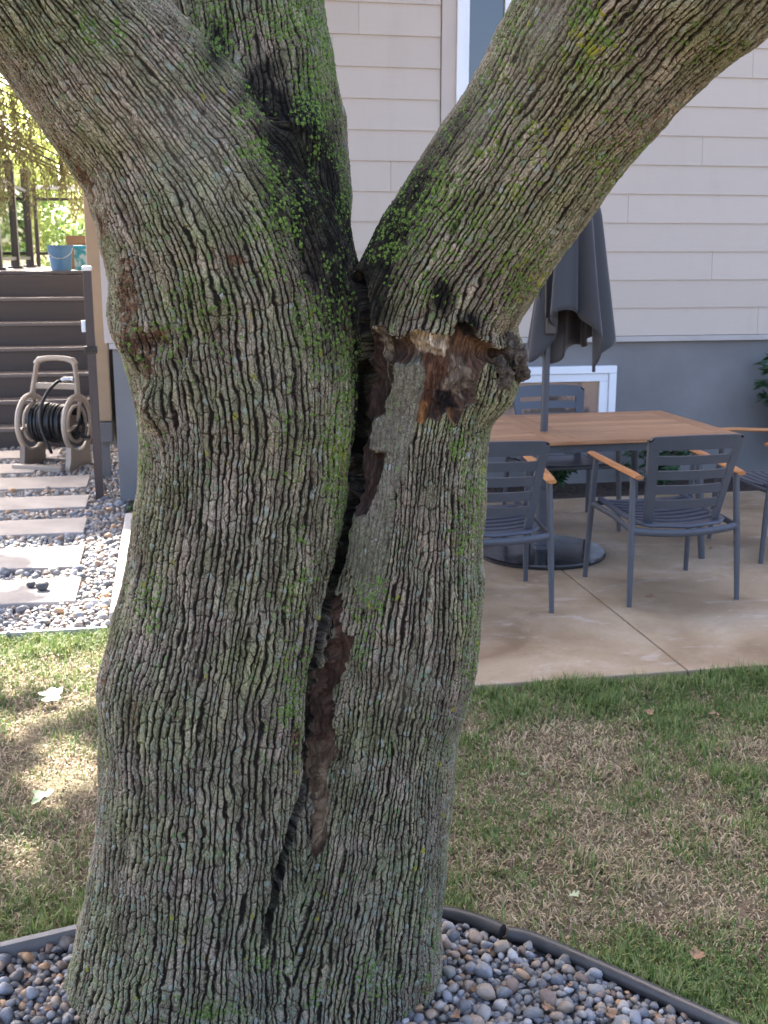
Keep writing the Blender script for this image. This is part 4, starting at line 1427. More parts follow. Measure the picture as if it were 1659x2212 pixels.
M['pale_leaf'] = simple('pale_green_leaf', (0.30, 0.35, 0.22), 0.6, 0.15, 30, 0.3, 80)
M['green_leaf'] = simple('fallen_green_leaf', (0.15, 0.21, 0.10), 0.55, 0.2, 30, 0.3, 80)
M['dry_leaf'] = simple('dry_leaf', (0.24, 0.135, 0.075), 0.8, 0.3, 40, 0.4, 80)
p = G(112, 1525)
maple_leaf('fallen_leaf', p[0], p[1], 0.045, 0.055, 0.4, M['pale_leaf'], 'pale grey-green fallen leaf lying on bare brown lawn', (0.25, -0.15), 0.3)
p = G(98, 1748)
maple_leaf('fallen_leaf', p[0], p[1], 0.042, 0.050, 2.2, M['green_leaf'], 'curled green fallen leaf on the lawn near the pebble edging', (-0.3, 0.2), 0.5)
small = [(1405, 1303, 0.020, 'dry_leaf', 'dry brown leaf on the patio between two chairs'), (1535, 1198, 0.014, 'dry_leaf', 'small brown leaf scrap on the patio under the table'), (1300, 1192, 0.014, 'dry_leaf', 'dry leaf scrap lying on the black parasol base'),
         (1240, 1955, 0.018, 'pale_leaf', 'pale leaf scrap in the grass above the black edging'), (1505, 2085, 0.022, 'dry_leaf', 'tan dry leaf on the grass beside the curving edging'), (1400, 1555, 0.024, 'dry_leaf', 'pale tan leaf in the lush grass along the patio'), (1545, 1560, 0.026, 'dry_leaf', 'brown leaf on the grass below the patio joint'), (1130, 1690, 0.02, 'green_leaf', 'small green leaf lying on dry grass beside the trunk')]
for i, (x, y, s_, mm_, lb) in enumerate(small):
    p = G(x, y)
    z = PZ + 0.006 if p[1] > 4.12 else 0.03
    maple_leaf('leaf_scrap', p[0], p[1], z if 'parasol stand' not in lb else PZ + 0.035, s_, i * 1.3, M[mm_], lb, (0.15, 0.1), 0.5)


rr_ = np.random.default_rng(44)
for i, (x, y) in enumerate([(1110, 2090), (1235, 2128), (1020, 2140), (1320, 2190), (1180, 2175), (1420, 2195), (60, 2110), (105, 2180), (1060, 2050), (985, 2195)]):
    p = G(x, y, 0.035)
    maple_leaf('leaf_scrap', p[0], p[1], 0.036, rr_.uniform(0.009, 0.015), rr_.uniform(0, 6.28), M['dry_leaf'], 'small dry brown leaf scrap lying among the river pebbles', (rr_.normal(0, 0.4), rr_.normal(0, 0.4)), 0.8, 'leaf scraps among the river pebbles')


# ------------------------------------------------------------------ deck and stairs
M['deck'] = simple('dark_brown_decking', (0.074, 0.054, 0.045), 0.5, 0.12, 6, 0.2, 80, stretch=(0.3, 1, 4))
M['tread'] = simple('brown_composite_tread', (0.16, 0.128, 0.115), 0.45, 0.1, 6, 0.2, 80, stretch=(0.3, 4, 4))
M['rail'] = simple('dark_railing_metal', (0.040, 0.034, 0.036), 0.4, 0.1, 6)
deck = thing('deck', 'dark brown deck reached by seven wide steps beside the house', 'deck', (-2.0, 10.5, 0))
sy = [0.0, 0.3, 0.6, 0.9, 1.2, 1.5, 1.8, 2.1]
sz = [0.0, 0.195, 0.405, 0.62, 0.838, 1.06, 1.29, 1.545]
for k in range(7):
    MB().box((-1.6, sy[k] + 0.02, sz[k] - (0.05 if k == 0 else 0.0)), (1.235, sy[k] + 0.045, sz[k + 1] - 0.036)).build('riser', M['deck'], deck)
    if k < 6:
        for q in range(2):
            MB().box((-1.62, sy[k] - 0.005 + q * 0.158, sz[k + 1] - 0.034), (1.245, sy[k] + 0.148 + q * 0.158, sz[k + 1]), 0.006).build('tread', M['tread'], deck)
MB().prism([(-0.02, -0.05), (0.3, -0.05), (2.2, 1.2), (2.2, 1.5), (2.06, 1.52)], 'x', 1.246, 1.285).build('stringer', M['deck'], deck)
for q in range(32):
    MB().box((-1.7, 2.095 + q * 0.142, 1.512), (1.5, 2.095 + q * 0.142 + 0.138, 1.545), 0.004).build('deck_board', M['tread'], deck)
MB().box((-1.7, 2.15, 0.0), (1.5, 6.6, 1.50)).build('skirting', M['deck'], deck)

t = NT('clear_railing_glass')
fz = t.n('Fresnel', {'IOR': 1.45}).outputs[0]
gl = t.n('BsdfGlossy', {'Roughness': 0.03, 'Color': (0.9, 0.95, 0.93)})
tp = t.n('BsdfTransparent', {'Color': (0.86, 0.93, 0.90)})
mx = t.n('MixShader', {0: fz})
t.t.links.new(tp.outputs[0], mx.inputs[1])
t.t.links.new(gl.outputs[0], mx.inputs[2])
t.t.links.new(mx.outputs[0], t.out.inputs['Surface'])
M['clear'] = t.m
DZ = 1.545
rail = thing('deck_railing', 'dark metal deck railing with clear glass panels above the stairs', 'railing', (0, 0, DZ))
pp = [(-1.795, 13.1), (-1.80, 14.65), (-1.80, 16.2)]
for (x, y) in pp:
    po = MB().box((x - 0.05, y - 0.05, 0.02), (x + 0.05, y + 0.05, 1.26), 0.006).build('post', M['rail'], rail)
    MB().box((x - 0.085, y - 0.085, 0.001), (x + 0.085, y + 0.085, 0.03), 0.006).build('base_plate', M['rail'], po)
for (xa, ya), (xb, yb) in zip(pp[:-1], pp[1:]):
    MB().box((xa - 0.02, ya + 0.05, 0.96), (xa + 0.02, yb - 0.05, 1.0)).build('rail_bar', M['rail'], rail)
    MB().box((xa - 0.02, ya + 0.05, 0.10), (xa + 0.02, yb - 0.05, 0.14)).build('rail_bar', M['rail'], rail)
    MB().box((xa - 0.004, ya + 0.07, 0.14), (xa + 0.004, yb - 0.07, 0.96)).build('glass_panel', M['clear'], rail)
MB().box((-1.75, 16.98, 1.055), (-0.45, 17.04, 1.10), 0.006).build('rail_bar', M['white'], rail)
MB().box((-1.75, 16.99, 0.90), (-0.45, 17.03, 0.94)).build('rail_bar', M['rail'], rail)
MB().box((-1.75, 16.99, 0.16), (-0.45, 17.03, 0.20)).build('rail_bar', M['rail'], rail)
MB().box((-1.70, 17.005, 0.20), (-0.50, 17.013, 0.90)).build('glass_panel', M['clear'], rail)
for x in (-1.80, -0.50):
    MB().box((x, 16.98, 0.0), (x + 0.05, 17.05, 1.12)).build('post', M['rail'], rail)

# bucket and boxes on the deck
bk = thing('bucket', 'blue plastic bucket with wire handle at the top of the stairs', 'bucket', (-1.115, 12.86, DZ))
M['blue'] = simple('blue_plastic', (0.075, 0.19, 0.33), 0.4, 0.06, 5)
M['wire'] = simple('bright_wire', (0.6, 0.62, 0.65), 0.3, 0.05, 5, metal=0.6)
MB().lathe([(0.001, 0.004), (0.105, 0.0), (0.128, 0.245), (0.139, 0.247), (0.139, 0.262), (0.126, 0.262), (0.102, 0.012), (0.001, 0.012)], 32, cap=False).build('body', M['blue'], bk, True)
MB().tube([(0.13 * math.cos(a), -0.13 * abs(math.sin(a)) - 0.002, 0.235 - 0.11 * math.sin(a)) for a in np.linspace(0, math.pi, 20)], 0.004, 6).build('handle', M['wire'], bk, True)
tb2 = thing('storage_box', 'teal box with pale mottled print beside the blue bucket', 'box', (-0.875, 13.0, DZ))
t = NT('teal_printed_card')
co = t.coord('Object')
n_ = t.noise(co, 14, 3, 0.6)
t.bs(Base_Color=t.ramp(n_, [(0.40, (0.02, 0.24, 0.36)), (0.5, (0.10, 0.36, 0.34)), (0.58, (0.45, 0.55, 0.55))]), Roughness=0.5)
MB().box((-0.10, -0.10, 0), (0.11, 0.12, 0.225), 0.004).build('body', t.m, tb2)
MB().box((-0.105, -0.105, 0.226), (0.115, 0.125, 0.262), 0.006).build('lid', simple('teal_lid', (0.02, 0.30, 0.42), 0.4), tb2)
cb = thing('cardboard_box', 'brown cardboard box standing open behind the teal box', 'box', (-0.93, 13.55, DZ))
M['card'] = simple('brown_cardboard', (0.27, 0.14, 0.075), 0.85, 0.1, 6)
b = MB()
b.box((-0.16, -0.12, 0), (0.16, -0.112, 0.37)).box((-0.16, 0.112, 0), (0.16, 0.12, 0.37)).box((-0.16, -0.111, 0), (-0.152, 0.111, 0.37)).box((0.152, -0.111, 0), (0.16, 0.111, 0.37)).box((-0.15, -0.11, 0.001), (0.15, 0.11, 0.01))
b.build('body', M['card'], cb)
for s_ in (-1, 1):
    f_ = MB().box((-0.16, -0.10 if s_ < 0 else 0, -0.004), (0.16, 0 if s_ < 0 else 0.10, 0.004)).build('flap', M['card'], cb)
    f_.location = (0, 0.12 * s_, 0.37)
    f_.rotation_euler = (R(-55) * s_, 0, 0)

# gate post
gp = thing('gate_post', 'slim dark brown metal post with bright cap standing in gravel by the house corner', 'post', (-0.535, 8.13, 0))
M['brown_post'] = simple('brown_painted_metal', (0.062, 0.046, 0.044), 0.4, 0.15, 6, metal=0.2)
MB().box((-0.028, -0.028, -0.05), (0.028, 0.028, 1.60), 0.003).build('shaft', M['brown_post'], gp)
MB().box((-0.033, -0.033, 1.601), (0.033, 0.033, 1.635), 0.010).build('cap', M['wire'], gp)
MB().box((-0.058, -0.02, 1.19), (-0.029, 0.02, 1.27), 0.006).build('strike_plate', M['white'], gp)
MB().box((-0.045, -0.036, 1.045), (0.040, 0.036, 1.095), 0.006).build('latch', simple('black_latch', (0.015, 0.015, 0.016), 0.25), gp)

# ------------------------------------------------------------------ hose reel
reel = thing('hose_reel', 'tan plastic hose reel cart wound with black hose before the stairs', 'hose reel', (-0.95, 9.52, 0.006), R(-24))
M['taupe'] = simple('taupe_plastic', (0.42, 0.345, 0.275), 0.42, 0.06, 5)
M['taupe_dark'] = simple('dark_taupe_plastic', (0.22, 0.175, 0.14), 0.5, 0.08, 5)
M['rubber'] = simple('black_rubber_hose', (0.018, 0.019, 0.022), 0.35, 0.2, 10)
for s_ in (-1, 1):
    x = 0.205 * s_
    # ring shaped side with a foot and three spokes
    ring = [(0.225 * math.sin(a), 0.365 + 0.225 * math.cos(a)) for a in np.linspace(0, 2 * math.pi, 40)]
    sf = MB().tube([(x, y, z) for y, z in ring], 0.022, 8, cap=False).build('side_frame', M['taupe'], reel, True)
    inner = [(0.145 * math.sin(a), 0.365 + 0.145 * math.cos(a)) for a in np.linspace(0, 2 * math.pi, 32)]
    MB().tube([(x - 0.01 * s_, y, z) for y, z in inner], 0.014, 8, cap=False).build('inner_ring', M['taupe'], sf, True)
    for a in (0.3, 0.3 + 2.094, 0.3 + 4.189):
        MB().tube([(x, 0.02 * math.sin(a), 0.365 + 0.02 * math.cos(a)), (x, 0.215 * math.sin(a), 0.365 + 0.215 * math.cos(a))], 0.022, 8, flat=(0.5, 1)).build('spoke', M['taupe_dark'] if s_ < 0 else M['taupe'], sf, True)
    MB().prism([(-0.17, 0.20), (-0.10, 0.145), (0.10, 0.145), (0.16, 0.20), (0.14, 0.08), (0.17, 0.0), (-0.23, 0.0), (-0.19, 0.08)], 'x', x - 0.022, x + 0.022).build('foot', M['taupe_dark'] if s_ < 0 else M['taupe'], sf)
    MB().tube([(x, 0.02, 0.55), (x * 0.94, 0.05, 0.68), (x * 0.86, 0.07, 0.80), (x * 0.80, 0.075, 0.845)], [0.030, 0.028, 0.026, 0.028], 10, flat=(0.7, 1)).build('upright', M['taupe'], reel, True)
MB().tube([(-0.175, 0.074, 0.835), (-0.15, 0.077, 0.868), (-0.08, 0.079, 0.882), (0.0, 0.08, 0.886), (0.08, 0.079, 0.882), (0.15, 0.077, 0.868), (0.175, 0.074, 0.835)], [0.028, 0.027, 0.022, 0.021, 0.022, 0.027, 0.028], 10).build('handle', M['taupe'], reel, True)
MB().box((-0.185, 0.04, 0.635), (0.185, 0.075, 0.685), 0.010).build('crossbar', M['taupe'], reel)
MB().box((-0.25, -0.285, 0.0), (0.19, -0.225, 0.062), 0.012).build('front_bar', M['taupe'], reel)
MB().box((-0.20, 0.12, 0.01), (0.20, 0.15, 0.05), 0.006).build('rear_bar', M['taupe_dark'], reel)
MB().lathe([(0.07, -0.18), (0.07, 0.18)], 20).xform(Matrix.Translation((0, 0, 0.365)) @ Matrix.Rotation(R(90), 4, 'Y')).build('drum', M['taupe_dark'], reel, True)
hose = []
nt = 11
for lay, rr in ((0, 0.125), (1, 0.150)):
    for a in np.linspace(0, 2 * math.pi * nt, nt * 22):
        f = a / (2 * math.pi * nt)
        hose.append((((-0.165 + 0.33 * f) if lay == 0 else (0.165 - 0.33 * f)) + 0.006 * math.sin(a * 0.37 + lay), (rr + 0.006 * math.sin(a * 1.3)) * math.sin(a), 0.365 + (rr + 0.006 * math.sin(a * 0.9)) * math.cos(a)))
MB().tube(hose, 0.0135, 8).build('hose', M['rubber'], reel, True)
tail = spline([np.array(q) for q in [(-0.02, -0.10, 0.20), (0.05, -0.175, 0.16), (-0.02, -0.19, 0.36), (-0.03, -0.14, 0.52), (0.0, -0.07, 0.63), (0.05, -0.01, 0.70), (0.085, 0.02, 0.712)]], [0.0135] * 7, 6)[0]
MB().tube(tail, 0.0135, 8).build('hose_tail', M['rubber'], reel, True)
MB().tube([(0.075, 0.015, 0.712), (0.10, 0.025, 0.722), (0.14, 0.035, 0.722), (0.17, 0.04, 0.72)], [0.016, 0.022, 0.016, 0.024], 10).build('nozzle', M['wire'], reel, True)
ck = MB().tube([(0.225, 0, 0.365), (0.26, 0, 0.365), (0.268, -0.02, 0.33), (0.268, -0.05, 0.27)], 0.014, 8).build('crank', M['rubber'], reel, True)
MB().tube([(0.262, -0.05, 0.272), (0.33, -0.05, 0.27)], 0.016, 8).build('grip', M['rubber'], ck, True)
MB().tube([(0.228, -0.10, 0.27), (0.232, 0.0, 0.40), (0.232, 0.05, 0.30), (0.228, -0.10, 0.27)], 0.012, 8).build('tri_brace', M['rubber'], reel, True)

# ------------------------------------------------------------------ patio furniture
M['metal'] = simple('charcoal_powder_coat', (0.058, 0.064, 0.080), 0.42, 0.08, 10, 0.05, 300)
M['metal_seat'] = simple('charcoal_wet_slat', (0.055, 0.062, 0.085), 0.34, 0.06, 8)


def mat_teak(name, c1, c2, axis=(1, 14, 14)):
    t = NT(name)
    oi = t.n('ObjectInfo').outputs['Random']
    co = t.scale(t.coord('Object'), axis)
    g_ = t.noise(co, 6, 5, 0.65, dist=0.4)
    c = t.mix(t.mr(g_, 0.3, 0.7), c1, c2)
    c = t.mix(t.mr(oi, 0, 1, 0.0, 0.8, False), c, t.mix(1.0, c, (0.62, 0.54, 0.50), 'MULTIPLY'))
    t.bs(Base_Color=c, Roughness=t.mr(g_, 0.3, 0.7, 0.32, 0.5))
    t.bump(g_, 0.15, 0.003)
    return t.m


M['teak'] = mat_teak('oiled_teak', (0.36, 0.165, 0.072), (0.56, 0.30, 0.145))
M['teak_arm'] = mat_teak('oiled_teak_armrest', (0.34, 0.135, 0.045), (0.52, 0.235, 0.085), (14, 1, 14))

table = thing('dining_table', 'long slatted teak dining table on charcoal legs on the patio', 'table', (2.03, 6.19, PZ), R(1.6))
hx, hy, tz0, tz1 = 1.035, 0.51, 0.685, 0.71
for s_ in (-1, 1):
    MB().box((-hx, s_ * (hy - 0.045) - 0.045, tz0), (hx, s_ * (hy - 0.045) + 0.045, tz1), 0.004).build('edge_board', M['teak'], table)
    MB().box((s_ * (hx - 0.05) - 0.05, -hy + 0.092, tz0), (s_ * (hx - 0.05) + 0.05, hy - 0.092, tz1), 0.004).build('end_board', M['teak'], table)
    for k in range(9):
        w9 = (2 * hy - 0.184) / 9
        y0 = -hy + 0.092 + k * w9
        x0, x1 = (0.082, hx - 0.102) if s_ > 0 else (-hx + 0.102, -0.082)
        MB().box((x0, y0 + 0.002, tz0), (x1, y0 + w9 - 0.002, tz1 - 0.0005 * (k % 2)), 0.003).build('slat', M['teak'], table)
    MB().box((s_ * 0.04 - 0.04 + 0.001, -hy + 0.092, tz0), (s_ * 0.04 + 0.04 - 0.001, hy - 0.092, tz1 - 0.001), 0.003).build('cross_board', M['teak'], table)
MB().box((-hx + 0.06, -hy + 0.05, tz0 - 0.05), (hx - 0.06, -hy + 0.08, tz0 - 0.001)).box((-hx + 0.06, hy - 0.08, tz0 - 0.05), (hx - 0.06, hy - 0.05, tz0 - 0.001)).box((-hx + 0.06, -hy + 0.081, tz0 - 0.05), (-hx + 0.09, hy - 0.081, tz0 - 0.001)).box((hx - 0.09, -hy + 0.081, tz0 - 0.05), (hx - 0.06, hy - 0.081, tz0 - 0.001)).build('apron', M['metal'], table)
for sx in (-1, 1):
    for s_ in (-1, 1):
        MB().tube([(sx * (hx - 0.22), s_ * (hy - 0.10), tz0), (sx * (hx - 0.17), s_ * (hy - 0.06), 0.0)], [0.027, 0.018], 14).build('leg', M['metal'], table, True)


def make_chair():
    c = thing('dining_chair', 'x', 'chair', (0, 0, PZ))
    # y + is the front
    for sx in (-1, 1):
        MB().tube([(sx * 0.288, -0.285, 0.0), (sx * 0.281, -0.262, 0.30), (sx * 0.272, -0.225, 0.632)], [0.0125, 0.0165, 0.0155], 12).build('leg', M['metal'], c, True)
        MB().tube([(sx * 0.292, 0.262, 0.0), (sx * 0.284, 0.245, 0.30), (sx * 0.275, 0.215, 0.648)], [0.0125, 0.0165, 0.0155], 12).build('leg', M['metal'], c, True)
        a = MB()
        P, r = spline([np.array(q) for q in ((sx * 0.268, -0.285, 0.640), (sx * 0.272, -0.18, 0.648), (sx * 0.279, 0.0, 0.656), (sx * 0.283, 0.15, 0.664), (sx * 0.278, 0.275, 0.668))], [0.024, 0.028, 0.027, 0.027, 0.022], 4)
        a.tube(P, list(r), 12, flat=(0.42, 1.0))
        a.build('armrest', M['teak_arm'], c, True)
        MB().tube([(sx * 0.280, 0.24, 0.405), (sx * 0.262, 0.0, 0.392), (sx * 0.276, -0.255, 0.372)], 0.013, 10, flat=(1.3, 0.8)).build('side_rail', M['metal'], c, True)
    arc = [(x, -0.256 - 0.035 * (1 - (x / 0.275) ** 2), 0.372 - 0.014 * (1 - (x / 0.275) ** 2)) for x in np.linspace(-0.275, 0.275, 13)]
    MB().tube(arc, 0.014, 10, flat=(1.35, 0.8)).build('rear_rail', M['metal'], c, True)
    MB().tube([(-0.28, 0.24, 0.405), (0.28, 0.24, 0.405)], 0.013, 10).build('front_rail', M['metal'], c, True)
    # seat: curved slats
    so = MB().tube([(-0.232, 0.235, 0.428), (-0.232, 0.0, 0.408), (-0.222, -0.20, 0.398), (-0.18, -0.245, 0.394), (0.0, -0.275, 0.388), (0.18, -0.245, 0.394), (0.222, -0.20, 0.398), (0.232, 0.0, 0.408), (0.232, 0.235, 0.428)], 0.020, 8, flat=(0.55, 1.0), upv=(0, 0, 1)).build('seat', M['metal_seat'], c, True)
    for k in range(8):
        y = 0.205 - k * 0.058
        wd = 0.215 - 0.002 * k
        zc = 0.420 - 0.0032 * k
        vs = []
        xs = np.linspace(-wd, wd, 9)
        hw = 0.0215 if k < 7 else 0.030
        for x in xs:
            bow = 0.030 * (1 - (x / wd) ** 2) * (0.3 + k / 9)
            dz = -0.012 * (1 - (x / wd) ** 2)
            for (dy, dzz) in ((-hw, 0.007), (hw, 0.007), (hw, -0.007), (-hw, -0.007)):
                vs.append((x, y - bow + dy, zc + dz + dzz))
        fs = []
        for i in range(8):
            for q in range(4):
                fs.append((i * 4 + q, i * 4 + (q + 1) % 4, (i + 1) * 4 + (q + 1) % 4, (i + 1) * 4 + q))
        fs += [(3, 2, 1, 0), (32, 33, 34, 35)]
        MB().add(vs, fs).build('slat', M['metal_seat'], so)

    # backrest: a bowed frame with slats, wider and further back at the top
    def bk(u, z):                       # u in -1..1
        f = (z - 0.40) / 0.45
        hwid = 0.196 + 0.052 * f
        return (u * hwid, -0.205 - 0.115 * f - 0.040 * (1 - u * u), z)

    def panel(u0, u1, z0, z1, th=0.011, nu=10, nz=3, top=False):
        vs, fs = [], []
        us = np.linspace(u0, u1, nu + 1)
        zs = np.linspace(z0, z1, nz + 1)
        for off in (-th, th):
            for z in zs:
                for u in us:
                    zz = z
                    if top and z == zs[-1]:
                        zz = z - 0.030 * max(0, (abs(u) - 0.90) / 0.10) ** 2 - 0.010 * u * u
                    x, y, zq = bk(u, zz)
                    vs.append((x, y + off, zq))
        m = nu + 1
        o = (nz + 1) * m
        for i in range(nz):
            for j in range(nu):
                fs.append((i * m + j, i * m + j + 1, (i + 1) * m + j + 1, (i + 1) * m + j))
                fs.append((o + i * m + j, o + (i + 1) * m + j, o + (i + 1) * m + j + 1, o + i * m + j + 1))
        for j in range(nu):
            fs.append((j, o + j, o + j + 1, j + 1))
            t_ = nz * m
            fs.append((t_ + j, t_ + j + 1, o + t_ + j + 1, o + t_ + j))
        for i in range(nz):
            fs.append((i * m, (i + 1) * m, o + (i + 1) * m, o + i * m))
            fs.append((i * m + nu, o + i * m + nu, o + (i + 1) * m + nu, (i + 1) * m + nu))
        return MB().add(vs, fs)
    bo = panel(-1, 1, 0.775, 0.848, top=True, nu=24).build('backrest', M['metal'], c, True)
    for (u0, u1) in ((-1, -0.80), (0.80, 1)):
        panel(u0, u1, 0.405, 0.7745, nu=3, nz=6).build('stile', M['metal'], bo, True)
    for k in range(4):
        z1 = 0.745 - k * 0.075
        panel(-0.7995, 0.7995, z1 - 0.045, z1, th=0.009, nz=1).build('slat', M['metal'], bo, True)
    return c


c0 = make_chair()
CH_ = [((2.425, 5.275), R(2), 'charcoal armchair with teak arms facing the table, front legs under its teak edge'),
       ((1.478, 5.265), R(-4), 'charcoal armchair with teak arms half hidden behind the tree trunk'),
       ((2.40, 6.72), R(180), 'charcoal armchair on the far side of the table before the basement window'),
       ((3.43, 5.90), R(92), 'charcoal armchair at the head of the table facing its narrow end')]
for i, ((x, y), rz, lb) in enumerate(CH_):
    o = c0 if i == 0 else copy_tree(c0)
    o.location = (x, y, PZ)
    o.rotation_euler = (0, 0, rz)
    tag(o, lb, 'chair', 'slatted dining armchairs round the teak table')

# parasol and base
PX, PY = 2.045, 6.10
base = thing('parasol_stand', 'round glossy black parasol base plate under the table', 'parasol stand', (PX, PY - 0.06, PZ))
t = NT('black_glass_plate')
co = t.coord('Object')
t.bs(Base_Color=(0.012, 0.013, 0.016), Roughness=t.mr(t.noise(co, 9, 4), 0.3, 0.7, 0.06, 0.2))
MB().lathe([(0.001, 0.0), (0.365, 0.0), (0.372, 0.006), (0.372, 0.018), (0.364, 0.026), (0.05, 0.030), (0.001, 0.030)], 56, cap=False).build('plate', t.m, base, True)
MB().lathe([(0.045, 0.03), (0.045, 0.05), (0.032, 0.06), (0.032, 0.38), (0.028, 0.385)], 20).build('socket', M['metal'], base, True)
par = thing('parasol', 'closed charcoal fabric parasol standing through the teak table', 'parasol', (PX, PY - 0.06, PZ + 0.03))
MB().lathe([(0.021, 0.32), (0.021, 2.45)], 20).build('pole', M['metal'], par, True)
MB().lathe([(0.035, 1.19), (0.04, 1.20), (0.04, 1.29), (0.048, 1.30), (0.048, 1.33), (0.036, 1.34), (0.034, 1.40)], 18).build('runner', M['rail'], par, True)
MB().box((-0.03, -0.075, 1.22), (0.03, -0.03, 1.31), 0.008).build('crank_box', M['rail'], par)
for k in range(8):
    a = k * math.pi / 4 + 0.3
    MB().tube([(0.045 * math.cos(a), 0.045 * math.sin(a), 1.30), (0.075 * math.cos(a), 0.075 * math.sin(a), 1.55), (0.03 * math.cos(a), 0.03 * math.sin(a), 2.40)], 0.009, 6).build('rib', M['rail'], par)
t = NT('charcoal_parasol_fabric')
co = t.coord('Object')
t.bs(Base_Color=t.mix(t.noise(co, 5, 3), (0.028, 0.028, 0.033), (0.040, 0.040, 0.047)), Roughness=0.75)
t.set(t.b.inputs['Sheen Weight'], 0.25)
t.bump(t.noise(co, 700, 2), 0.2, 0.001)
NTH, NV = 160, 34
vs, fs = [], []
for j in range(NV + 1):
    f = j / NV
    for i in range(NTH):
        th = 2 * math.pi * i / NTH
        q_ = f ** 0.8
        r0 = 0.045 + 0.125 * q_
        A = 0.08 + 0.24 * q_
        rr = r0 * (1 + A * math.cos(6 * th + 0.8 + 0.25 * f) + 0.13 * q_ * math.cos(11 * th + 2.0 - 0.3 * f) + 0.05 * f * math.sin(17 * th))
        rr = max(rr, 0.030)
        dcam = math.cos(th - R(-125))
        hem = 1.13 + 0.07 * math.sin(3 * th + 0.6) + 0.05 * math.sin(5 * th + 2.3) + 0.24 * max(0, dcam) ** 5
        sway = 0.125 * min(1.0, f * 2.2)
        z = 2.44 - (2.44 - hem) * f
        tw = th + 0.15 * f
        vs.append((rr * math.cos(tw) * 1.12 + sway, rr * math.sin(tw), z))
for j in range(NV):
    for i in range(NTH):
        fs.append((j * NTH + i, j * NTH + (i + 1) % NTH, (j + 1) * NTH + (i + 1) % NTH, (j + 1) * NTH + i))
can = MB().add(vs, fs).build('canopy', t.m, par, True)
md = can.modifiers.new('thick', 'SOLIDIFY')
md.thickness = 0.003
MB().lathe([(0.03, 2.43), (0.035, 2.46), (0.012, 2.52)], 14).build('finial', M['metal'], par, True)

# ------------------------------------------------------------------ planting along the foundation
M['fern'] = mat_leaf('dark_yew_leaf', (0.020, 0.055, 0.022), (0.045, 0.115, 0.045), 0.25)
M['stem'] = simple('shrub_stem', (0.09, 0.06, 0.04), 0.9, 0.2, 20)


def shrub(loc, hgt, wid, n, label, seed, leaf=0.05, group=None):
    r = np.random.default_rng(seed)
    s_ = thing('shrub', label, 'shrub', loc, 0, group)
    b = MB()
    pts, ax = [], []
    for k in range(max(6, n // 60)):
        a = r.uniform(0, 6.28)
        rr = wid * r.uniform(0.25, 1.0)
        h = hgt * r.uniform(0.45, 1.0)
        tip = np.array((rr * math.cos(a), rr * math.sin(a) * 0.6, h))
        q = [np.zeros(3), np.array((tip[0] * 0.3, tip[1] * 0.3, h * 0.5)), np.array((tip[0] * 0.75, tip[1] * 0.75, h * 0.9)), tip - np.array((0, 0, 0.06 * h))]
        P, rd = spline(q, [0.006, 0.005, 0.003, 0.002], 8)
        b.tube(P, list(rd), 5)
        for m in range(60):
            f = r.uniform(0.25, 1)
            i = min(int(f * (len(P) - 1)), len(P) - 2)
            pts.append(P[i] + r.normal(0, 0.012, 3))
            d = np.array((math.cos(a), math.sin(a), 0.1))
            sd_ = np.array((-math.sin(a), math.cos(a), 0)) * r.choice((-1, 1))
            ax.append(0.6 * d + sd_ * 0.9 + np.array((0, 0, -0.2)))
    b.build('stems', M['stem'], s_)
    leaf_cloud('foliage', np.array(pts), leaf, M['fern'], s_, 0.1, 0.28, seed, np.array(ax))['kind'] = 'stuff'
    return s_


shrub((4.66, 7.76, 0.01), 1.12, 0.42, 2600, 'tall feathery dark green shrub against the grey foundation', 3, 0.085)
shrub((3.55, 7.72, 0.01), 0.42, 0.34, 900, 'low feathery shrub in mulch beyond the table end', 4, 0.075)
shrub((2.72, 7.78, 0.01), 0.36, 0.30, 700, 'low green plant in mulch below the basement window', 5, 0.07)
shrub((-0.22, 7.62, 0.01), 0.10, 0.10, 300, 'tiny green weed at the foot of the house corner', 6, 0.035)

# ------------------------------------------------------------------ trees beyond the deck
M['bg_leaf'] = mat_leaf('sunlit_leaf', (0.28, 0.31, 0.12), (0.52, 0.54, 0.30), 0.6)
M['bg_leaf2'] = mat_leaf('sunlit_dark_leaf', (0.16, 0.21, 0.09), (0.30, 0.36, 0.17), 0.55)
M['bg_bark'] = simple('background_bark', (0.10, 0.075, 0.055), 0.95, 0.3, 12, 0.6, 30)


def bg_tree(x, y, h, cw, n, seed, label, mat, z0=0.6):
    r = np.random.default_rng(seed)
    t_ = thing('background_tree', label, 'tree', (x, y, 0), 0, 'trees beyond the deck')
    b = MB()
    b.tube([(0, 0, -0.1), (0.1, 0, h * 0.35), (0.0, 0.1, h * 0.8)], [0.16, 0.12, 0.04], 9)
    tips = []
    for k in range(9):
        a = r.uniform(0, 6.28)
        z = h * r.uniform(0.15, 0.75)
        e = (math.cos(a) * cw * r.uniform(0.4, 0.8), math.sin(a) * cw * r.uniform(0.4, 0.8), z + h * 0.18)
        b.tube([(0.05, 0.03, z), (e[0] * 0.5, e[1] * 0.5, z + h * 0.12), e], [0.05, 0.03, 0.01], 6)
    b.build('trunk', M['bg_bark'], t_, True)
    c = r.normal(size=(70, 3))
    c /= np.linalg.norm(c, axis=1)[:, None]
    c *= r.uniform(0.35, 1.0, 70)[:, None] ** 0.6
    c = c * np.array((cw, cw, h * 0.48)) + np.array((0, 0, h * 0.52 + z0))
    k = r.integers(0, 70, n)
    P = c[k] + r.normal(0, 0.26, (n, 3)) * np.array((1, 1, 0.75))
    P = P[P[:, 2] > 0.05]
    leaf_cloud('crown', P, 0.13, mat, t_, 0.4, 0.7, seed)['kind'] = 'stuff'


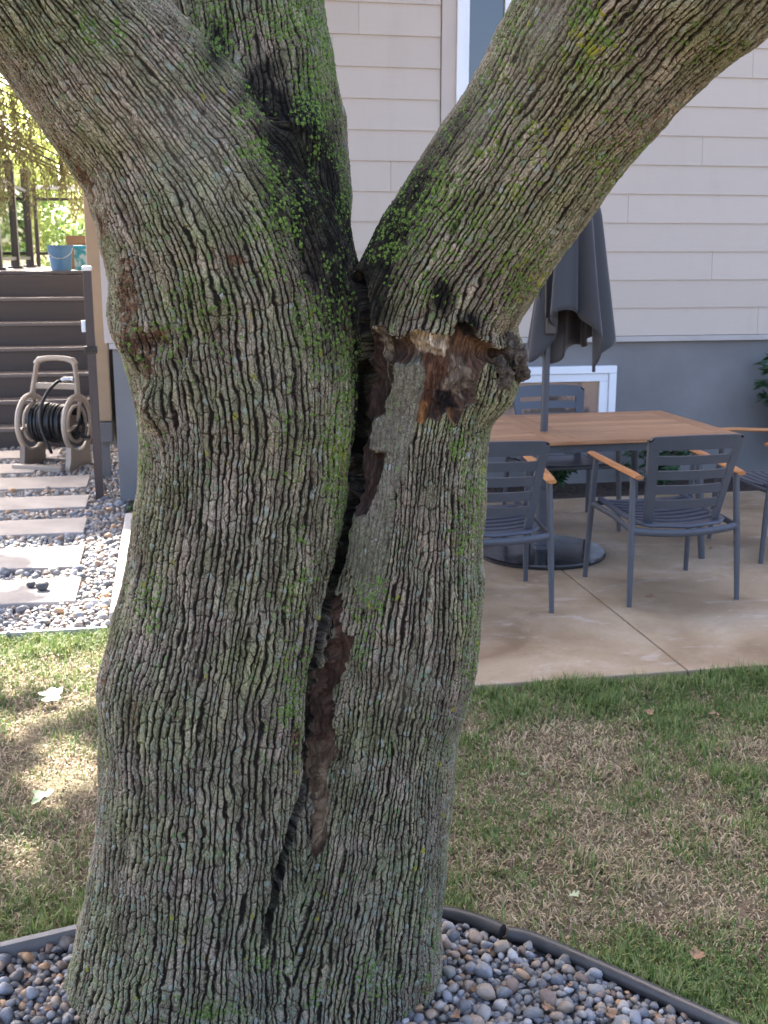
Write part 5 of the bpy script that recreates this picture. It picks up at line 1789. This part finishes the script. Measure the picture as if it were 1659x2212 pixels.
bg_tree(-3.4, 21.5, 6.5, 1.7, 7000, 61, 'sunlit yellow-green tree behind the deck railing posts', M['bg_leaf'])
bg_tree(-1.2, 23.5, 5.0, 1.8, 7000, 62, 'dense green tree seen through the clear railing panel', M['bg_leaf2'], 0.2)
bg_tree(-4.8, 27.0, 9.0, 2.4, 7000, 63, 'tall pale tree rising behind the yellow-green tree', M['bg_leaf'])
bg_tree(-1.6, 29.0, 8.0, 2.4, 7000, 64, 'tall tree beyond the dense green tree', M['bg_leaf'])

# drooping conifer over the stairs
con = thing('conifer', 'drooping conifer with hanging olive sprays over the deck stairs', 'tree', (-3.6, 12.6, 0))
b = MB()
b.tube([(0, 0, -0.1), (0.05, 0, 3), (0, 0.05, 8)], [0.2, 0.16, 0.05], 10)
sp_pts, sp_ax = [], []
r = np.random.default_rng(71)
br_tips = [(-22, 205, 12.0, 1.5), (18, 175, 12.2, 1.2), (40, 215, 12.5, 0.9), (95, 330, 13.0, 0.30), (120, 350, 13.0, 0.42), (150, 365, 13.2, 0.45), (178, 388, 13.4, 0.5), (70, 260, 12.9, 0.40), (165, 372, 13.6, 0.5), (5, 200, 12.4, 1.3), (28, 190, 12.1, 1.1), (-10, 190, 12.0, 1.2), (190, 400, 13.5, 0.35), (135, 340, 13.1, 0.3)]
for (x, y, Y, ln) in br_tips:
    tip = WY(x, y, Y) - np.array((-3.6, 12.6, 0))
    st = np.array((0.03, 0.0, tip[2] + 0.6))
    P, rd = spline([st, 0.5 * (st + tip) + np.array((0, 0, 0.25)), tip], [0.03, 0.018, 0.008], 8)
    b.tube(P, list(rd), 6)
    for k in range(7):
        s0 = tip + np.array((r.normal(0, 0.10), r.normal(0, 0.12), r.normal(0.0, 0.06)))
        L = ln * r.uniform(0.55, 1.0)
        nseg = int(60 * L) + 10
        sw = r.normal(0, 0.08, 2)
        for m in range(nseg):
            f = m / nseg
            sp_pts.append(s0 + np.array((sw[0] * f + r.normal(0, 0.012), sw[1] * f + r.normal(0, 0.012), -L * f)))
            a = r.uniform(0, 6.28)
            sp_ax.append((0.5 * math.cos(a), 0.5 * math.sin(a), -0.9))
b.build('trunk', M['bg_bark'], con, True)
M['con_leaf'] = mat_leaf('olive_conifer_spray', (0.085, 0.075, 0.04), (0.21, 0.18, 0.10), 0.4)
leaf_cloud('sprays', np.array(sp_pts), 0.055, M['con_leaf'], con, 0.1, 0.35, 73, np.array(sp_ax))['kind'] = 'stuff'
